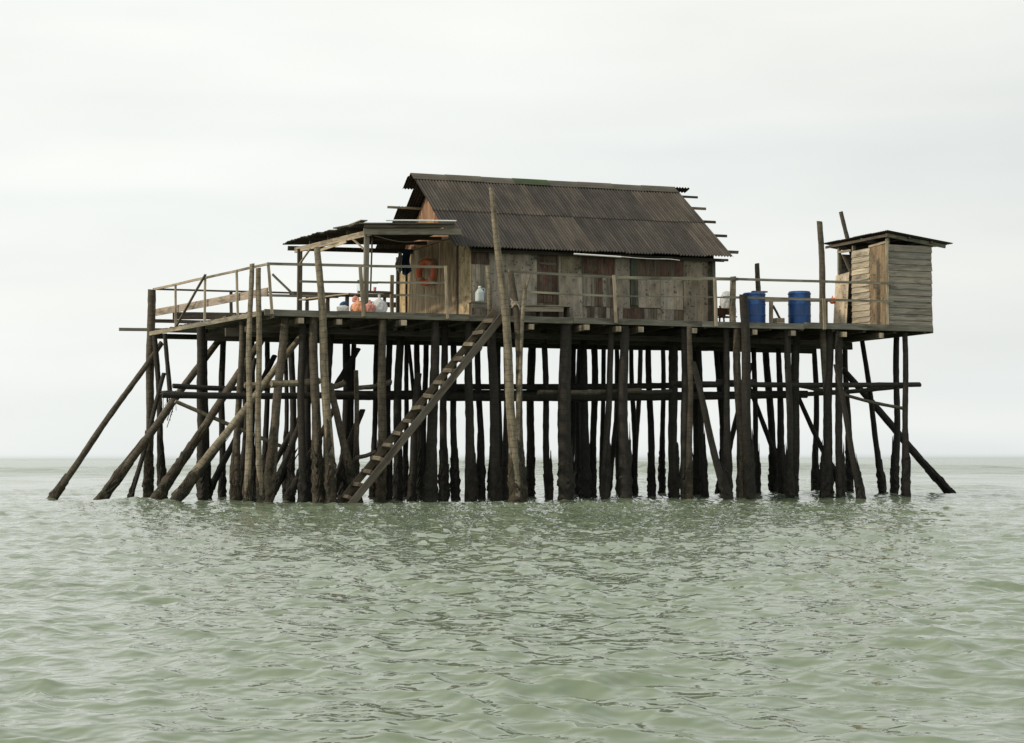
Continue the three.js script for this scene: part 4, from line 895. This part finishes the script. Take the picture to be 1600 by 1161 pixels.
{ const t = thing('short_post', 'short post on the deck between the two blue barrels', 'post', [9.02, DECK, -1.15]); bar('shaft', [0, 0.68, 0], [0, 0, 0], 0.085, 0.08, M.grey[2], t, [1, 0, 0]); bar('strut', [0.06, 0.56, 0], [0.26, 0.2, 0.02], 0.05, 0.04, M.dark[1], t, [1, 0, 0]); }
single('wooden_block', 'pale wooden block on the deck between the two blue barrels', 'block', board(0.24, 0.22, 0.2), M.pale[1], [9.23, DECK + 0.11, -1.1]);
{ const o = [10.0, DECK, -2.6], t = thing('railing', 'short pale railing board behind the barrels', 'railing', o); bar('rail', sub([9.0, 5.44, -2.6], o), sub([11.9, 5.52, -2.6], o), 0.1, 0.03, M.pinkish[0], t); for (const x of [9.2, 11.6]) bar('post', sub([x, 5.55, -2.65], o), sub([x, DECK, -2.65], o), 0.06, 0.05, M.grey[2], t, [1, 0, 0]); }
{
  const o = [7.62, DECK, -1.0], t = thing('stool', 'small dark stool under the tilted carton by the house corner', 'stool', o);
  mesh('seat', board(0.42, 0.03, 0.32), M.dark[1], t, [0, 0.2, 0]);
  for (const x of [-0.16, 0.16]) for (const z of [-0.12, 0.12]) bar('leg', [x, 0.19, z], [x * 1.1, 0, z * 1.1], 0.035, 0.035, M.dark[1], t, [1, 0, 0]);
  const c = thing('carton', 'tilted cardboard carton with a pale end on the stool', 'carton', [7.63, DECK + 0.32, -1.0]);
  const g = new THREE.BoxGeometry(0.3, 0.26, 0.3); mesh('box', g, M.carton, c, [0, 0.13, 0]).rotation.set(0.1, 0.5, 0.55);
  mesh('flap', board(0.26, 0.2, 0.01), M.white, c, [0.17, 0.09, 0.1]).rotation.set(-0.3, 0.9, 0.5);
  const k = thing('basket', 'brown woven basket beside the carton at the house corner', 'basket', [7.42, DECK + 0.215, -0.98]);
  mesh('body', new THREE.LatheGeometry([[0, 0], [0.12, 0], [0.17, 0.2], [0.16, 0.2], [0.11, 0.02], [0, 0.02]].map((p) => new THREE.Vector2(...p)), 20), M.basket, k); mesh('rim', new THREE.TorusGeometry(0.168, 0.014, 8, 28).rotateX(Math.PI / 2), M.basket, k, [0, 0.2, 0]);
  single('plastic_bag', 'white plastic bag hanging on the rail at the right house corner', 'bag', bagGeo(0.4, 0.5, 0.3, 31, false), M.whiteBag, [7.42, 5.02, -0.62]);
}
// ---------- outhouse ----------
{
  const o = [12.68, DECK, -1.3], t = thing('outhouse', 'small grey clapboard outhouse with a slanting tin roof at the platform end', 'outhouse', o);
  const XL = 11.99, XR = 13.37, ZF = -0.08, ZB = -2.64;
  const B = (n, a, b, h, w, m, up, par = t) => bar(n, sub(a, o), sub(b, o), h, w, m, par, up);
  for (const [x, z, y] of [[XL + 0.04, ZF - 0.05, 7.05], [XR - 0.05, ZF - 0.06, 6.75], [XL + 0.04, ZB, 7.05], [XR - 0.05, ZB, 6.75], [XL + 0.06, -1.9, 7.0]]) B('post', [x, y, z], [x, DECK, z], 0.08, 0.08, M.grey[1], [1, 0, 0]);
  const n = 13, y0 = DECK + 0.02, pit = 0.168;
  const fr = new THREE.Group(); fr.name = 'front_wall'; t.add(fr); const lf = new THREE.Group(); lf.name = 'left_wall'; t.add(lf); const rt = new THREE.Group(); rt.name = 'right_wall'; t.add(rt); const bk = new THREE.Group(); bk.name = 'back_wall'; t.add(bk);
  const lap = (name, a, b, h, m, up, par, tilt, ax) => { const q = bar(name, sub(a, o), sub(b, o), h, 0.018, m, par, up); q.rotateX(tilt); return q; };
  for (let i = 0; i < n; i++) {
    const y = y0 + pit * (i + 0.5);
    lap('clapboard', [XL + 0.03, y, ZF + 0.015], [XR + rr(0, 0.02), y + rr(-0.008, 0.008), ZF + 0.015], pit + 0.02, pick(M.boardGrey), [0, 1, 0], fr, -0.14);
    lap('clapboard', [XL - 0.015, y, -1.88], [XL - 0.015, y + rr(-0.008, 0.008), -0.95], pit + 0.02, pick(M.board), [0, 1, 0], lf, -0.14);
    if (y < 6.75) { lap('clapboard', [XR - 0.01, y, ZF - 0.05], [XR - 0.01, y, ZB], pit + 0.02, pick(M.boardGrey), [0, 1, 0], rt, -0.1); lap('clapboard', [XR, y, ZB - 0.05], [XL + 0.03, y, ZB - 0.05], pit + 0.02, pick(M.boardGrey), [0, 1, 0], bk, -0.1); }
  }
  { const g = board(2.2, 0.8, 0.022, 0.002); g.rotateZ(Math.PI / 2); g.rotateY(Math.PI / 2); const d = mesh('door', g, M.brownPly, t, sub([XL - 0.02, DECK + 1.13, -0.52], o)); mesh('door_latch', board(0.12, 0.03, 0.02), M.dark[1], d, [-0.02, 0.1, -0.3]).rotation.y = Math.PI / 2; }
  B('corner_trim', [XL - 0.03, 6.92, ZF + 0.04], [XL - 0.03, DECK, ZF + 0.04], 0.07, 0.03, M.pale[0], [1, 0, 0]);
  B('lintel', [XL - 0.02, 6.88, -2.62], [XL - 0.02, 6.86, -1.9], 0.06, 0.05, M.grey[2]);
  B('lintel', [XL - 0.03, 6.86, -0.95], [XL - 0.03, 6.9, -0.1], 0.06, 0.04, M.pale[1]);
  B('inner_brace', [XL + 0.08, 6.8, -2.5], [XL + 0.1, 6.1, -2.0], 0.08, 0.04, M.dark[2], [1, 0, 0]);
  // roof falls gently to the right
  const rY = (x) => 7.17 - 0.13 * (x - 11.94);
  for (const z of [ZF + 0.05, -1.3, ZB - 0.3]) B('roof_beam', [11.92, rY(11.92) - 0.085, z], [13.8, rY(13.8) - 0.085, z], 0.1, 0.05, M.grey[1]);
  B('roof_batten', [11.92, rY(11.92) - 0.1, 0.08], [11.92, rY(11.92) - 0.1, -3.2], 0.07, 0.04, M.dark[2]);
  for (const x of [12.6, 13.3]) B('roof_batten', [x, rY(x) - 0.06, 0.1], [x, rY(x) - 0.06, -3.2], 0.05, 0.05, M.dark[2]);
  const roof = new THREE.Group(); roof.name = 'roof'; t.add(roof);
  for (let i = 0; i < 4; i++) {
    const z0 = 0.16 - i * 0.85, L = 2.1;
    const m = mesh('roof_sheet', corrugated(0.0864 * 10.3, L, 0.0864, 0.012, 0.005), M.tin[0], roof);
    const Y = new THREE.Vector3(-1, 0.13, 0).normalize(), X = new THREE.Vector3(0, 0, -1), Z = X.clone().cross(Y).normalize();   // ribs run along x, sheet laid from the high left side
    if (Z.y < 0) { Z.negate(); }
    m.quaternion.setFromRotationMatrix(new THREE.Matrix4().makeBasis(Y.clone().cross(Z), Y, Z));
    const flip = Y.clone().cross(Z).z > 0;
    m.position.set(11.84 - o[0], rY(11.84) + (i % 2) * 0.008 - o[1], (flip ? z0 - 0.0864 * 10.3 : z0) - o[2]);
  }
}
{ const g = board(1.62, 0.72, 0.014, 0.002); g.rotateZ(Math.PI / 2); g.rotateY(Math.PI / 2); const m = single('plywood_sheet', 'pale plywood sheet leaning in the open bay of the outhouse', 'board', g, M.sheet, [11.84, DECK + 0.81, -2.25]); m.rotation.z = -0.1; m.rotation.x = -0.05; }
{ const b = single('float', 'small orange float hanging beside the leaning plywood sheet', 'float', new THREE.LatheGeometry([[0, -0.09], [0.05, -0.08], [0.085, -0.03], [0.085, 0.03], [0.05, 0.08], [0.015, 0.1], [0.015, 0.14], [0, 0.14]].map((p) => new THREE.Vector2(...p)), 20), M.ring, [11.78, 5.5, -2.62]); }
// frayed rope under the left end
{
  const t = thing('frayed_rope', 'tangle of frayed dark rope hanging from the low log at the left', 'rope', [-6.25, 2.75, -6.4]);
  for (let k = 0; k < 16; k++) { const x = rr(-0.16, 0.18), l = rr(0.25, 0.9); mesh('strand', tube([[x, 0.06, rr(-0.08, 0.08)], [x + rr(-0.08, 0.08), -l * 0.4, rr(-0.1, 0.1)], [x + rr(-0.12, 0.12), -l, rr(-0.1, 0.1)]], rr(0.006, 0.012), 5, 10), M.darkRope, t); }
  mesh('coil', tube(Array.from({ length: 40 }, (_, i) => [0.14 * Math.cos(i * 0.9) + i * 0.004 - 0.08, 0.08 + 0.05 * Math.sin(i * 1.3), 0.1 * Math.sin(i * 0.9)]), 0.016, 6, 160), M.darkRope, t);
}

renderer.render(scene, camera);
